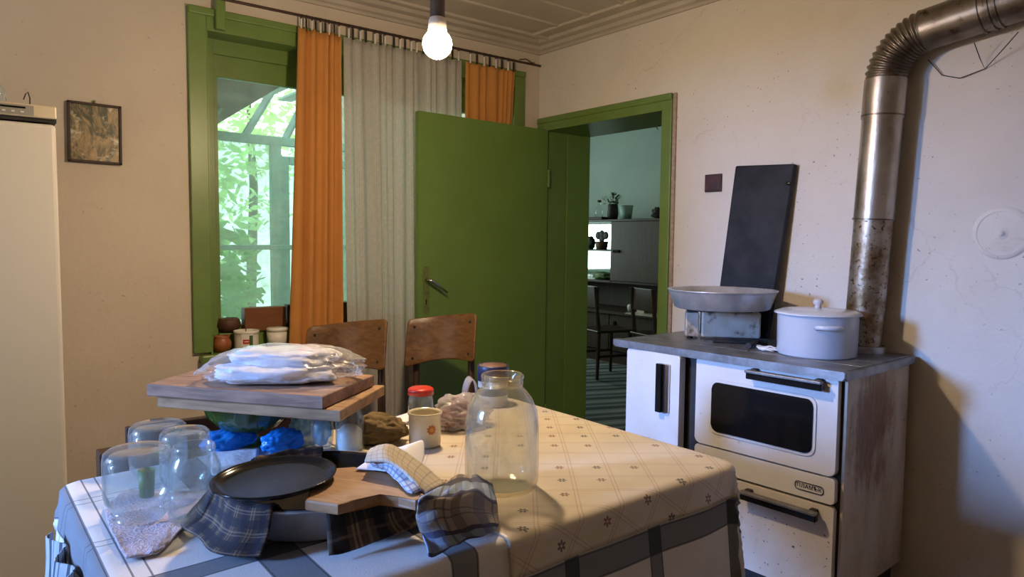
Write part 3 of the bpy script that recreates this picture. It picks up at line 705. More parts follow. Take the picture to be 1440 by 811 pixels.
tag(obj('wire_hook', tube([PY(42, 149, -.66), PY(42, 138, -.66), PY(39, 129, -.66), PY(36, 132, -.66), PY(33, 140, -.66)], .0018, 6), 'matblack'), 'bent piece of wire sticking up behind the fridge control strip', 'wire')
jp = thing('plastic_jar', 'clear ribbed container standing on the fridge', 'jar', (-2.70, -.60, 1.656))
obj('jar_body', lathe([(0, 0), (.045, 0), (.05, .012), (.046, .024), (.05, .036), (.046, .048), (.05, .06), (.044, .072), (.03, .085), (.03, .1)], 24), 'glass', jp, True)
# picture
pc = thing('wall_picture', 'small dark framed painting on the wall beside the fridge', 'picture', (-2.333, -.004, 1.69))
pc.rotation_euler = (0, math.radians(.6), 0)
w_, h_ = .094, .118
for n, a in (('frame_side', (-w_, -w_+.010, -.016, 0, -h_, h_)), ('frame_side', (w_-.010, w_, -.016, 0, -h_, h_)), ('frame_rail', (-w_, w_, -.016, 0, h_-.010, h_)), ('frame_rail', (-w_, w_, -.016, 0, -h_, -h_+.010))): obj(n, bx(*a, bev=.002), 'darkbox', pc)
obj('canvas', bx(-w_+.008, w_-.008, -.010, -.002, -h_+.008, h_-.008), 'painting', pc)
obj('hanger', tube([(0, -.004, h_-.002), (-.003, -.006, h_+.012), (.003, -.006, h_+.012), (.001, -.004, h_)], .002, 6), 'brass', pc)

# curtain rod and curtains
RY = -.056
rodo = thing('curtain_rod', 'thin dark metal curtain rod above the window', 'curtain rod', (0, 0, 0))
ra, rb = PY(305, -3, RY), PY(760, 93, RY)
obj('rod', tube([ra, rb], .0065, 10), 'rod', rodo); obj('wire_wrap', tube([rb+Vector((-.16, .0, .012)), rb+Vector((-.12, -.01, .02)), rb+Vector((-.07, .0, .008)), rb+Vector((-.04, .01, .014))], .003, 6), 'rod', rodo)
rod_z = lambda x: ra.z + (rb.z-ra.z)*(x-ra.x)/(rb.x-ra.x)
def curtain(name, label, cat, xt0, xt1, xb0, xb1, zb, m, folds, amp, seed, clips, ztop=.052, ymid=RY, trans=None, sagv=.012, group=None):
    t = thing(name, label, cat, ((xt0+xt1)/2, 0, 0), 0, group); cx = (xt0+xt1)/2
    wd = (xt1-xt0)*1.9
    def fn(u, v):                                            # u across, v down
        x = (xt0+(xt1-xt0)*u)*(1-v) + (xb0+(xb1-xb0)*u)*v
        ph = folds*2*PI*(u + .05*math.sin(7*u+seed) + .035*math.sin(15*u+2*seed)) + seed + .5*math.sin(2.2*v+seed+4*u)
        a = amp*(.75+.25*v)*(.6+.6*abs(noise.noise(Vector((u*folds*.7, v*1.2, seed)))))
        y = ymid + a*(math.sin(ph) + .35*math.sin(2*ph+1.3))
        x += a*.55*math.cos(ph)
        zt_ = rod_z(x)-ztop-sagv*(abs(math.sin(u*clips*PI))*(.5+.8*abs(noise.noise(Vector((u*9, seed, 0))))))
        return Vector((x-cx, min(y, -.032), zt_ + (zb-zt_)*v))
    o = obj('cloth', grid(fn, int(folds*14), 40, uvf=lambda u, v: (u*wd, v*(2.2-zb))), m, t, True)
    solid(o, .0012)
    for k in range(clips):
        u = (k+.5)/clips + random.uniform(-.25, .25)/clips; x = xt0+(xt1-xt0)*u; zr = rod_z(x)
        bm = lathe([(.0085, -.002), (.0105, -.002), (.0105, .002), (.0085, .002), (.0085, -.002)], 14); rot(bm, 'Y', PI/2); move(bm, (x-cx, RY, zr-.003))
        cl = obj('clip', bm, 'matblack', t, True)
        obj('clip_jaw', bx(x-cx-.0035, x-cx+.0035, RY-.005, RY+.005, zr-ztop-.010, zr-.013, bev=.0015), 'matblack' if k % 2 else 'bulbcollar', cl)
    return t
random.seed(11)
curtain('orange_curtain', 'long orange curtain hanging at the left of the window', 'curtain', -1.508, -1.300, -1.575, -1.308, .50, 'orange', 4.5, .021, 1.0, 9)
curtain('lace_curtain', 'long white lace curtain between the orange curtain and door leaf', 'curtain', -1.283, -.900, -1.262, -.885, .28, 'lace', 6.5, .0125, 2.0, 11, ymid=-.052)
curtain('lace_curtain', 'second lace curtain showing above the open door leaf', 'curtain', -.897, -.590, -.890, -.580, .45, 'lace', 5, .010, 3.4, 7, ymid=-.046)
curtain('orange_curtain', 'short orange curtain showing above the door leaf, under the rod end', 'curtain', -.565, -.222, -.565, -.255, 1.60, 'orange', 7, .011, .4, 8, ymid=-.046)

# things on the window sill
SZ = .7665
tag(obj('clay_pot', lathe([(0, 0), (.026, 0), (.040, .022), (.042, .042), (.034, .060), (.031, .066), (.036, .074), (.030, .074), (.027, .064), (.03, .04), (0, .01)], 28), 'clay', None, True, (-1.852, .022, SZ)), 'small orange clay pot at the left end of the window sill', 'pot')
tag(obj('clay_pot', lathe([(0, 0), (.040, 0), (.056, .03), (.052, .055), (.043, .066), (.036, .066), (.04, .04), (0, .01)], 28), 'clay_dark', None, True, (-1.795, .112, .843)), 'dark brown clay pot on the window ledge behind the orange one', 'pot')
tb = thing('plastic_tub', 'ribbed white tub with a red label on the sill', 'tub', (-1.745, .012, SZ))
prof = [(0, 0), (.050, 0)]
for k in range(9): prof += [(.0535, .004+k*.0085), (.0518, .008+k*.0085)]
prof += [(.0555, .082), (.0565, .084), (.0565, .092), (.053, .092), (.050, .01), (0, .006)]
obj('tub_body', lathe(prof, 36), 'white_plastic', tb, True)
def curved(r, a0, a1, z0, z1, m, parent, name, n=10):
    return obj(name, grid(lambda u, v: Vector((r*math.cos(a0+(a1-a0)*u), r*math.sin(a0+(a1-a0)*u), z0+(z1-z0)*v)), n, 3), m, parent, True)
va = math.atan2(-.77, -.45)     # towards the viewer
curved(.0562, va-.2, va+.75, .006, .080, 'white_plastic', tb, 'label_band')
curved(.0566, va-.05, va+.50, .036, .056, 'labelred', tb, 'red_label'); curved(.0567, va+.44, va+.72, .016, .074, 'labelgreen', tb, 'green_label')
curved(.0569, va+.05, va+.40, .044, .048, 'white_plastic', tb, 'label_lettering')
tw = thing('plastic_tub', 'plain white lidded tub on the window sill', 'tub', (-1.598, .022, SZ))
obj('tub_body', lathe([(0, 0), (.044, 0), (.048, .08), (0, .08)], 32), 'white_plastic', tw, True); obj('lid', lathe([(0, .094), (.046, .094), (.050, .090), (.050, .078), (.047, .078), (0, .078)], 32), 'white_plastic', tw, True)
tag(obj('wooden_box', bx(-.098, .098, -.026, .03, 0, .112, bev=.003), 'redbrown', None, False, (-1.636, .088, .843)), 'reddish brown wooden box on the ledge behind the white tubs', 'box')
tag(obj('wooden_box', bx(-.20, .20, -.024, .028, 0, .116, bev=.004), 'darkbox', None, False, (-1.325, .10, .843)), 'dark brown box on the ledge, mostly behind the orange curtain', 'box')

# ================================================================== CEILING LAMP
B = EYE + (FW + RT*((615-CX)/F_PX) - UP*((62-CY)/F_PX))*2.08
lamp = thing('pendant_bulb', 'bare lit bulb hanging in a dark socket from the ceiling', 'lamp', B)
R_ = .043
dome = [(R_*math.cos(a), R_*math.sin(a)) for a in [math.radians(-90+10*k) for k in range(1, 16)]]
obj('bulb', lathe([(0, -R_)] + dome[:10], 28), 'bulb', lamp, True)
obj('bulb_neck', lathe(dome[9:14] + [(.027, .044)], 28), 'bulb_neck', lamp, True)
obj('bulb_collar', lathe([(.0275, .040), (.0275, .050), (.026, .066), (.019, .082), (0, .082)], 28), 'bulbcollar', lamp, True)
sk = [(0, .074), (.0215, .074)]
for k in range(6): sk += [(.0225, .078+k*.009), (.021, .083+k*.009)]
sk += [(.025, .135), (.028, .15), (.028, .19), (.02, .205), (.007, .215), (0, .215)]
obj('socket', lathe(sk, 28), 'bakelite', lamp, True)
obj('cable', tube([(0, 0, .21), (.004, 0, .35), (0, 0, CEIL-B.z-.012)], .0035, 8), 'bakelite', lamp)
obj('ceiling_rose', lathe([(0, CEIL-B.z-.001), (.04, CEIL-B.z-.001), (.035, CEIL-B.z-.025), (0, CEIL-B.z-.03)], 20), 'bakelite', lamp, True)

# ================================================================== RIGHT WALL: STOVE
ST = Vector((-.552, -2.18, 0)); SR = math.radians(2.0)
st = thing('wood_stove', 'white enamel wood cooker with a rust streaked side', 'stove', ST, SR)   # local x into the wall, y to the left
Wd, Dp, TZ = .94, .515, .872
obj('body', bx(.012, Dp, .006, Wd-.10, .09, TZ-.03), 'matblack', st)
obj('side_panel', bx(.014, Dp, -.004, .008, .092, TZ-.018), 'stoveside', st)
obj('side_panel', bx(.03, Dp, Wd-.10, Wd-.092, .092, TZ-.03), 'whiteen', st)
obj('plinth', bx(.03, Dp-.02, .02, Wd-.12, 0, .095), 'matblack', st)
wt = obj('cooktop', prism(rrect(-.035, .54, -.018, .96, .012), TZ-.030, TZ-.004, bev=.004), 'steel', st)
obj('cooktop_rim', prism(rrect(-.037, .0, -.020, .962, .008), TZ-.024, TZ, bev=.004), 'steel', wt)
for k, (x0, x1) in enumerate(((.005, .12), (.123, .40), (.403, .53))): obj('hot_plate', bx(x0, x1, .0, .945, TZ-.004, TZ-.0005, bev=.0015), 'steel', wt)
def face(name, y0, y1, z0, z1, m, r=.012, t=.022, parent=None, x=-.0):
    bm = prism(rrect(y0, y1, z0, z1, r), 0, t, bev=.003)
    # local (a,b,c)->(x=-c, y=a, z=b)
    for v in bm.verts: v.co = Vector((x-v.co.z+.012, v.co.x, v.co.y))
    return obj(name, bm, m, parent or st)
od = face('oven_door', .014, .556, .518, .853, 'whiteen', .02, .026)
face('door_frame', .082, .492, .568, .773, 'whiteen', .03, .004, od, -.026)
face('oven_window', .092, .482, .578, .763, 'darkglass', .025, .006, od, -.0275)
def bar_handle(parent, y0, y1, z, m='black', hgt=.030):
    h = obj('handle', bx(-.052, -.030, y0, y1, z-hgt/2, z+hgt/2, bev=.004), m, parent)
    obj('handle_lip', bx(-.060, -.034, y0, y1, z+hgt/2-.007, z+hgt/2+.003, bev=.002), 'steel', h)
    for y in (y0+.02, y1-.02): obj('handle_bracket', bx(-.036, -.012, y-.012, y+.012, z+hgt/2-.016, z+hgt/2+.006, bev=.003), 'matblack', h)
    return h
bar_handle(od, .052, .326, .816)
pn = face('name_panel', .014, .556, .424, .511, 'whiteen', .012, .024)
# lettering in a rounded outline
o_ = obj('logo_outline', None or tube([(-.0140, a, b) for a, b in rrect(.050, .148, .4485, .4755, .011)] + [(-.0140, .148, .464)], .0013, 6, caps=False), 'black', pn)
bm = text_mesh('ПЛАМЪК', .0185, .0006, 1.05)
for v in bm.verts: v.co = Vector((-.0128-v.co.z, .099-v.co.x, .462+v.co.y))
obj('logo_lettering', bm, 'black', pn)
dr = face('ash_drawer', .014, .556, .10, .414, 'drawer', .012, .024)
bar_handle(dr, .055, .335, .378)
# firebox door on the left, ajar
fdr = bpy.data.objects.new('firebox_door', None); COL.objects.link(fdr); fdr.parent = st; fdr.location = (.0, .885, 0); fdr.rotation_euler = (0, 0, math.radians(-3))
def fface(name, y0, y1, z0, z1, m, r, t, x): 
    bm = prism(rrect(y0, y1, z0, z1, r), 0, t, bev=.004)
    for v in bm.verts: v.co = Vector((x-v.co.z, v.co.x, v.co.y))
    return obj(name, bm, m, fdr)
fface('door_panel', -.275, .0, .12, .842, 'whiteen', .012, .034, .006)
h = obj('handle', bx(-.056, -.040, -.205, -.178, .612, .805, bev=.003), 'black', fdr); obj('handle_plate', bx(-.042, -.027, -.230, -.180, .612, .805, bev=.003), 'chrome', fdr)
obj('firebox_lining', bx(.014, .30, .57, .60, .10, .845), 'pebble', st)

def SL(x, y, z): return st_m @ Vector((x, y, z))
st_m = Matrix.Translation(ST) @ Matrix.Rotation(SR, 4, 'Z')
# crumbs of rust on the cooktop
for k, (px, py, s) in enumerate(((1052, 489, .007), (1125, 497, .010), (1133, 498, .006), (1172, 503, .008), (1052, 493, .006))):
    p = PZ(px, py, TZ); tag(obj('rust_crumb', blob((0, 0, s*.5), (s, s, s*.6), .2, 2, k, sub=2), 'pebble', None, True, p), ('rust crumb by the white cord coil', 'rust crumb at the foot of the enamel pot, left one', 'rust crumb at the foot of the enamel pot, right one', 'rust crumb right of the enamel pot front', 'rust crumb before the black drip tray')[k], 'crumb', 'rust crumbs on the cooktop')

# portable cooker with the tin on it
ck = thing('portable_cooker', 'stained white portable cooker on the stove top under the pan', 'cooker', (0, 0, 0))
cpos = Vector((-.225, -1.478, TZ)); ck.location = cpos; ck.rotation_euler = (0, 0, math.radians(40))
obj('housing', bx(-.055, .060, -.155, .085, .010, .118, bev=.008), 'cooker', ck)
obj('side_housing', bx(-.052, .058, .093, .150, .010, .112, bev=.006), 'cooker', ck)
obj('top_plate', bx(-.050, .058, -.12, .145, .116, .124, bev=.002), 'matblack', ck)
obj('burner', lathe([(0, .124), (.052, .124), (.054, .136), (.045, .139), (0, .139)], 28), 'pebble', ck, True)
obj('wooden_wedge', bx(-.075, .0, -.085, -.030, .1185, .139, bev=.003), 'board_new', ck)
for (x, y) in ((-.04, -.13), (-.04, .13), (.045, -.13), (.045, .13)): obj('foot', lathe([(0, 0), (.012, 0), (.012, .012), (0, .012)], 10), 'black', ck, loc=(x, y, 0))
dt = thing('drip_tray', 'small black iron tray lying before the portable cooker', 'tray', cpos+Vector((-.070, -.125, 0)), math.radians(40))
obj('tray', bx(-.018, .018, -.12, .095, .001, .016, bev=.003), 'matblack', dt); obj('tray_lip', bx(-.02, -.014, -.12, .095, .014, .024, bev=.002), 'matblack', dt)
tag(obj('stove_lifter', tube([PZ(1052, 486, TZ+.012), PZ(1060, 482, TZ+.012), PZ(1070, 478, TZ+.012)], [.012, .008, .006], 8), 'matblack'), 'black iron lifter lying between the cooker and the white pot', 'lifter')
tp = thing('baking_tin', 'round aluminium baking tin on top of the portable cooker', 'pan', Vector((-.322, -1.545, TZ+.1405)))
obj('tin', lathe([(0, .0), (.182, .0), (.190, .004), (.212, .066), (.216, .072), (.219, .074), (.219, .078), (.210, .076), (.189, .008), (.18, .004), (0, .004)], 64), 'alu', tp, True)

# white cord coil
cc = PZ(1079, 493, TZ)
pts = []
for k in range(70):
    a = k*.42; r = .030+.008*math.sin(k*.9); pts.append(cc + Vector((r*math.cos(a)*.7, r*math.sin(a)*1.1, .004+.010*(k/70)+.003*math.sin(k*1.7))))
pts += [cc+Vector((.0, -.07, .006)), cc+Vector((.01, -.13, .005))]
tag(obj('cord_coil', tube(pts, .0030, 6), 'cord', None, True), 'small coil of white cord lying left of the enamel pot', 'cord')
# enamel pot
pt = thing('enamel_pot', 'pale blue white enamel pot with lid on the stove', 'pot', (-.302, -1.947, TZ))
obj('pot_body', lathe([(0, .0), (.132, .0), (.138, .006), (.140, .15), (.143, .155), (.138, .155), (.134, .01), (0, .008)], 64), 'enamel_blue', pt, True)
ld = obj('lid', lathe([(.0, .172), (.06, .171), (.125, .166), (.146, .158), (.151, .155), (.151, .151), (.146, .152), (0, .160)], 64), 'enamel_blue', pt, True)
obj('knob', lathe([(0, .170), (.013, .170), (.011, .178), (.012, .184), (.018, .190), (.018, .198), (.012, .205), (0, .206)], 20), 'knobglass', ld, True)
for s, aa in ((1, math.atan2(-.70, -.72)), (-1, math.atan2(.70, .72))):
    c, n = Vector((math.cos(aa), math.sin(aa), 0)), Vector((-math.sin(aa), math.cos(aa), 0))
    P_ = lambda out, along, z: c*(.138+out)+n*along+Vector((0, 0, z))
    obj('handle', tube([P_(-.004, -.042, .112), P_(.018, -.040, .116), P_(.030, -.022, .116), P_(.032, 0, .116), P_(.030, .022, .116), P_(.018, .040, .116), P_(-.004, .042, .112)], [.009, .008, .0085, .009, .0085, .008, .009], 10), 'enamel_blue', pt, True)

# stove pipe
pp = thing('stove_pipe', 'rusty metal stove pipe rising from the stove, corrugated elbow', 'stovepipe', (0, 0, 0))
PR = .0695
_a, _b = PX(1213, 480, -.086), PX(1246, 112, -.086)
p0 = _a + (_a-_b)*((_a.z-TZ)/(_b.z-_a.z)); p1 = _b
def seg(a, b): return [p0+(p1-p0)*t for t in (a, b)]
obj('pipe_collar', lathe([(PR+.012, 0), (PR+.012, .022), (PR+.004, .026)], 32), 'steel', pp, True, p0)
obj('lower_pipe', tube(seg(0, .50), [PR-.002, PR-.002], 32, caps=False), 'pipebot', pp, True)
obj('upper_pipe', tube(seg(.49, .88), PR, 32, caps=False), 'pipe', pp, True)
obj('pipe_sleeve', tube(seg(.86, 1.0), PR+.003, 32, caps=False), 'pipe', pp, True)
for t in (.495, .87):
    obj('seam_ring', tube([p0+(p1-p0)*(t-.003), p0+(p1-p0)*(t+.003)], PR+.004, 32, caps=False), 'pipe_dark', pp, True)
# elbow: ribs along an arc of radius ER turning from up to -y (a little upward)
ER = .15; el = []; rr = []; N = 64
dirn = (p1-p0).normalized(); hd = Vector((0.0, -1, .02)).normalized()
END = math.radians(84)
for k in range(N+1):
    a = END*k/N
    el.append(p1 + dirn*(ER*math.sin(a)) + hd*(ER*(1-math.cos(a)))); rr.append(PR + .0045*math.cos(k*PI/2.5)*(1 if 2 < k < N-2 else 0))
obj('elbow', tube(el, rr, 32, caps=False), 'pipe_dark', pp, True)
q0 = el[-1]; qd = (el[-1]-el[-2]).normalized()
obj('horizontal_pipe', tube([q0-qd*.01, q0+qd*.25, q0+qd*1.35], PR+.002, 32, caps=False), 'pipe_dark', pp, True)
for t in (.16, .19, .21, .30): obj('seam_ring', tube([q0+qd*t, q0+qd*(t+.008)], PR+.006, 32, caps=False), 'pipe_dark', pp, True)
hk = PX(1385, 97, -.004)
tag(obj('pipe_wire', tube([PX(1370, 60, -.09), PX(1378, 82, -.03), hk+Vector((0, 0, 0)), PX(1410, 70, -.05), PX(1432, 45, -.09)], .0016, 6), 'matblack'), 'thin wire hanging the horizontal pipe from a nail', 'wire')
bm = tube([PX(1305, 84, -.012), PX(1325, 106, -.008), PX(1350, 110, -.008), PX(1384, 97, -.006)], .0016, 6)
tag(obj('loose_wire', bm, 'matblack'), 'loose dark wire drooping on the wall under the pipe', 'wire')

# black board leaning on the wall
tl, trr = Vector((-.030, -1.392, 1.626)), Vector((-.030, -1.668, 1.617))
tl = PX(1034, 233, -.036); trr = PX(1117, 230, -.036)
bl, br = PX(1009, 422, -.075), PX(1083, 440, -.075)
ext = (TZ+.003 - tl.z)/(bl.z-tl.z)
bl = tl+(bl-tl)*ext; br = trr+(br-trr)*((TZ+.003-trr.z)/(br.z-trr.z))
bm = bmesh.new(); nv = (trr-tl).cross(bl-tl).normalized()
if nv.x < 0: nv = -nv
F_ = [bm.verts.new(p) for p in (tl, trr, br, bl)]; K_ = [bm.verts.new(p+nv*.030) for p in (tl, trr, br, bl)]
bm.faces.new(F_); bm.faces.new(K_[::-1])
for i in range(4): bm.faces.new((F_[i], F_[(i+1) % 4], K_[(i+1) % 4], K_[i]))
bmesh.ops.bevel(bm, geom=bm.edges[:], offset=.006, segments=2, profile=.5, affect='EDGES')
bb = thing('black_board', 'black painted wooden board leaning on the wall behind the tin', 'board', (0, 0, 0))
obj('board', bm, 'blackboard', bb); hp = PX(1109, 258, -.041)
obj('hanging_knob', lathe([(0, 0), (.007, 0), (.008, .008), (0, .010)], 12), 'black', bb, loc=hp).rotation_euler = (0, -PI/2, 0)
pq = thing('wall_plaque', 'small dark red plaque on the wall left of the black board', 'plaque', (-.001, -1.260, 1.557))
obj('plaque_frame', bx(-.010, 0, -.045, .045, -.040, .042, bev=.003), 'darkbox', pq); obj('plaque_face', bx(-.013, -.008, -.038, .038, -.033, .035, bev=.002), 'plaque', pq)
fc = thing('flue_cover', 'round plastered flue cover on the right wall', 'flue cover', (-.001, -2.426, 1.322))
def onwall(bm): rot(bm, 'Y', -PI/2); return bm
obj('cover_disc', onwall(lathe([(0, .006), (.062, .007), (.072, .005), (.080, .007), (.086, .003), (.09, 0)], 40)), 'wall_r', fc, True)
obj('cover_ring', onwall(lathe([(.073, .0055), (.0755, .0085), (.078, .0055)], 40)), 'wall_r', fc, True)
obj('cover_knob', onwall(lathe([(0, .016), (.010, .014), (.013, .006), (.022, .007), (.026, .005)], 20)), 'wall_r', fc, True)

# ================================================================== TABLE
TT = .757                       # wooden top; cloths bring it to .76
def skew(x, y):
    t = (y+2.32)/.88; s = (x+1.37)/-1.26; t = max(-.3, min(1.3, t)); s = max(-.1, min(1.1, s))
    return y - .11*max(t, 0)*max(s, 0)
tbl = thing('kitchen_table', 'kitchen table hidden under two tablecloths', 'table', (-2.0, -1.9, 0))
mv = lambda x, y: (x+2.0, skew(x, y)+1.9)
obj('tabletop', prism([mv(-2.63, -2.32), mv(-1.37, -2.32), mv(-1.37, -1.44), mv(-2.63, -1.44)], TT-.03, TT-.001), 'board_new', tbl)
for (x, y) in ((-2.56, -2.25), (-1.44, -2.25), (-1.44, -1.51), (-2.56, -1.51)):
    a, b = mv(x, y); obj('leg', bx(a-.03, a+.03, b-.03, b+.03, 0, TT-.03, bev=.003), 'board_new', tbl)
obj('apron', prism([mv(-2.58, -2.27), mv(-1.42, -2.27), mv(-1.42, -2.25), mv(-2.58, -2.25)], TT-.12, TT-.03), 'board_new', tbl)

def drape(u0, u1, v0, v1, z, rnd, rip, seed, X0=-2.63, X1=-1.37, Y0=-2.32, Y1=-1.44, cr=.035, flare=.12, off=0):
    """a cloth rectangle (u,v metres) laid on the table rectangle, hanging where it passes the edge"""
    def fn(a, b):
        u = u0+(u1-u0)*a; v = v0+(v1-v0)*b
        bxx = min(max(u, X0+cr), X1-cr); byy = min(max(v, Y0+cr), Y1-cr)
        dx, dy = u-bxx, v-byy; L = math.hypot(dx, dy)
        und = noise.noise(Vector((u*5, v*5, seed)))*.0014 + noise.noise(Vector((u*13, v*13, seed+3)))*.0006
        if L <= cr: return Vector((u, skew(u, v), z+max(und, -.001)))
        nx, ny = dx/L, dy/L; d = L-cr
        R = rnd; q = PI/2*R
        if d < q: out = R*math.sin(d/R); drop = R*(1-math.cos(d/R))
        else: out = R+(d-q)*flare; drop = R+(d-q)*math.sqrt(1-flare*flare)
        w = rip*min(1, d/.08)*(noise.noise(Vector((u*6.5*abs(ny)+v*6.5*abs(nx)+nx*2, seed*3.1, d*1.5)))+.35*math.sin(28*(u*abs(ny)+v*abs(nx))+seed))
        ed = cr+out+max(w, -out*.6)+off*min(1, d/.02)
        return Vector((bxx+nx*ed, skew(bxx, byy)+ny*ed, z-drop))
    return fn, (lambda a, b: (u0+(u1-u0)*a, v0+(v1-v0)*b))
fn, uvf = drape(-2.725, -1.10, -2.66, -1.36, .7585, .014, .010, 1.0)
uc = obj('tablecloth', grid(fn, 120, 100, uvf=uvf), 'undercloth', None, True); solid(uc, .0012, -1); tag(uc, 'white cotton tablecloth with crossing blue grey bands', 'tablecloth')
fn, uvf = drape(-2.06, -1.285, -2.398, -1.42, .7612, .0145, .010, 1.0, flare=.12, off=.0045)
oc = obj('oilcloth', grid(fn, 90, 100, uvf=uvf), 'oilcloth', None, True); solid(oc, .001, -1); tag(oc, 'cream tablecloth printed with brown lattice and small flowers', 'tablecloth')
# striped rag hanging from the left end
def ragf(u, v):
    y = -1.70-.34*u; x = -2.667 - .012*math.sin(u*19) - .010*v - .006*noise.noise(Vector((u*12, v*3, 0)))
    return Vector((x, y, .715-.26*v-.03*noise.noise(Vector((u*7, 0, 4)))*v))
rg2 = obj('striped_rag', grid(ragf, 40, 20, uvf=lambda u, v: (u*.34, v*.26)), 'rag', None, True); solid(rg2, .002); tag(rg2, 'striped rag hanging off the left end of the table', 'rag')
# dark stool in front of the table
sp_ = Vector((-1.405, -2.51, 0))
so = thing('round_stool', 'dark round stool standing close before the table', 'stool', sp_)
obj('seat', lathe([(0, .455), (.10, .455), (.112, .462), (.112, .482), (.10, .49), (0, .492)], 40), 'black', so, True)
for k in range(4):
    a = PI/4+k*PI/2; obj('leg', tube([(math.cos(a)*.11, math.sin(a)*.11, 0), (math.cos(a)*.075, math.sin(a)*.075, .457)], .012, 8), 'matblack', so)
# bench behind the table
bn = thing('wooden_bench', 'dark brown wooden bench behind the table, back board showing', 'bench', (-2.16, -1.20, 0))
obj('back_board', bx(-.292, .36, 0, .025, .46, .774, bev=.003), 'bench', bn)
obj('seat', bx(-.30, .36, -.19, .0, .41, .44, bev=.004), 'bench', bn)
obj('arm_post', bx(-.37, -.295, -.10, -.04, 0, .742, bev=.004), 'darkwood', bn)
for x in (-.28, .34): obj('leg', bx(x-.02, x+.02, -.03, .02, 0, .46), 'bench', bn); obj('leg', bx(x-.02, x+.02, -.18, -.14, 0, .41), 'bench', bn)

# plywood chairs behind the table
def plychair(label, pl_, pr_, lean):
    """pl_, pr_: top corners of the backrest left/right as the viewer sees them"""
    mid = (pl_+pr_)/2; ax = (pr_-pl_); ang = math.atan2(ax.y, ax.x); half = math.hypot(ax.x, ax.y)/2
    t = thing('plywood_chair', label, 'chair', (mid.x, mid.y, 0), ang, 'plywood chairs behind the table')   # local -y = seat side
    zt_ = mid.z; hb = .225; cv = .055
    def bf(u, v):
        x = -half+2*half*u; k = x/half
        zz = zt_-hb*v; 
        arch = .020*(1-k*k)
        if v > .5: zz += arch*(v-.5)*2
        ce = max(0, (abs(k)-.86)/.14)
        zz -= hb*.075*(1-math.sqrt(max(0, 1-ce*ce)))*(1 if v < .5 else -1)*abs(1-2*v)
        return Vector((x, cv*(1-k*k)*.9 - .05*v*lean + 0, zz + (pr_.z-pl_.z)/2*k))
    bm = grid(bf, 40, 8)
    bo = obj('backrest', bm, 'ply', t, True); solid(bo, .011)
    be = bo.modifiers.new('round', 'BEVEL'); be.width = .004; be.segments = 2; be.limit_method = 'ANGLE'
    for s in (-1, 1):
        x = s*half*.80; y = cv*(1-.64)*.9
        po = obj('leg', tube([(x*1.02, y+.12, 0), (x, y+.02, .40), (x, y+.013, .52), (x, y+.012, zt_-.02)], [.016, .019, .018, .014], 10), 'darkwood', t, True)
        obj('leg', tube([(x*1.0, -.40, 0), (x*.98, -.36, .44)], [.014, .019], 10), 'darkwood', t, True)
        for zz in (.04, .185):
            bm = lathe([(0, -.004), (.006, -.003), (.0075, .0), (0, .0)], 12); rot(bm, 'X', -PI/2); 
            obj('screw', bm, 'matblack', bo, loc=(x, y-.05*zz/hb*lean-.0065, zt_-zz+(pr_.z-pl_.z)/2*s*.8))
    obj('seat_frame', prism([(-.17, .01), (.17, .01), (.18, -.34), (.10, -.38), (-.10, -.38), (-.18, -.34)], .425, .452), 'darkwood', t)
    seat = [(.205*math.cos(a)*(1 if math.sin(a) < 0 else .95), -.185+.215*math.sin(a)) for a in [2*PI*k/32 for k in range(32)]]
    obj('seat', prism(seat, .452, .466, bev=.004), 'ply', t)
    return t
def atD(px, py, D): return EYE + (FW + RT*((px-CX)/F_PX) - UP*((py-CY)/F_PX))*D
plychair('brown plywood chair before the lace and orange curtains', atD(431, 460, 3.17), atD(545, 448, 3.13), 1)
plychair('brown plywood chair before the green door leaf', atD(573, 449, 3.36), atD(671, 440, 3.30), 1)

# ================================================================== ON THE TABLE
Z0 = .7625
# big three litre jar
J = thing('big_glass_jar', 'large dusty three litre jar standing on the cream tablecloth', 'jar', (-1.915, -2.130, Z0))
obj('jar_body', lathe([(0, .004), (.05, .002), (.064, 0), (.072, .006), (.077, .02), (.0775, .06), (.077, .135), (.073, .165), (.062, .192), (.050, .207), (.043, .213), (.0415, .220)], 64), 'glass_dusty', J, True)
obj('jar_inside', lathe([(0, .010), (.05, .008), (.066, .012), (.073, .03), (.0735, .06), (.073, .135), (.069, .163), (.058, .19), (.046, .205), (.039, .212), (.0375, .222)], 64), 'glass', J, True)
obj('jar_lip', lathe([(.0375, .218), (.0415, .218), (.0435, .222), (.0435, .228), (.041, .230), (.0445, .234), (.0445, .239), (.041, .242), (.038, .240), (.0375, .218)], 64), 'glass_dusty', J, True)
def jar(name, label, pos, h, r, up, m='glass', rm=None, group='jars at the left end of the table', ring=1):
    t = thing(name, label, 'jar', pos, 0, group); rm = rm or r*.78
    body = [(0, .006), (r*.6, .004), (r*.86, 0), (r*.97, .006), (r, .018), (r, h*.62), (r*.97, h*.72), (rm*1.06, h*.83), (rm, h*.86)]
    lip = [(rm, h*.86), (rm*1.03, h*.88), (rm*1.03, h*.895), (rm, h*.91), (rm*1.03, h*.94), (rm*1.03, h*.96), (rm, h*.985), (rm*.97, h), (rm*.92, h*.99), (rm*.93, h*.86)]
    inn = [(0, .012), (r*.8, .010), (r*.94, .02), (r*.955, h*.62), (r*.92, h*.72), (rm*1.0, h*.83), (rm*.94, h*.86)]
    for n, p in (('jar_body', body), ('jar_inside', inn), ('jar_lip', lip)):
        if not up: p = [(a, h-b) for a, b in p]
        obj(n, lathe(p, 48), m, t, True)
    return t
tr_ = .013
jar('glass_jar', 'biggest upturned jar, front left on the pink cloth', (-2.549, -1.868, Z0+.008), .126, .058, False)
jar('glass_jar', 'open jar standing upright at the front of the jar group', (-2.472, -1.945, Z0+.008), .138, .045, True)
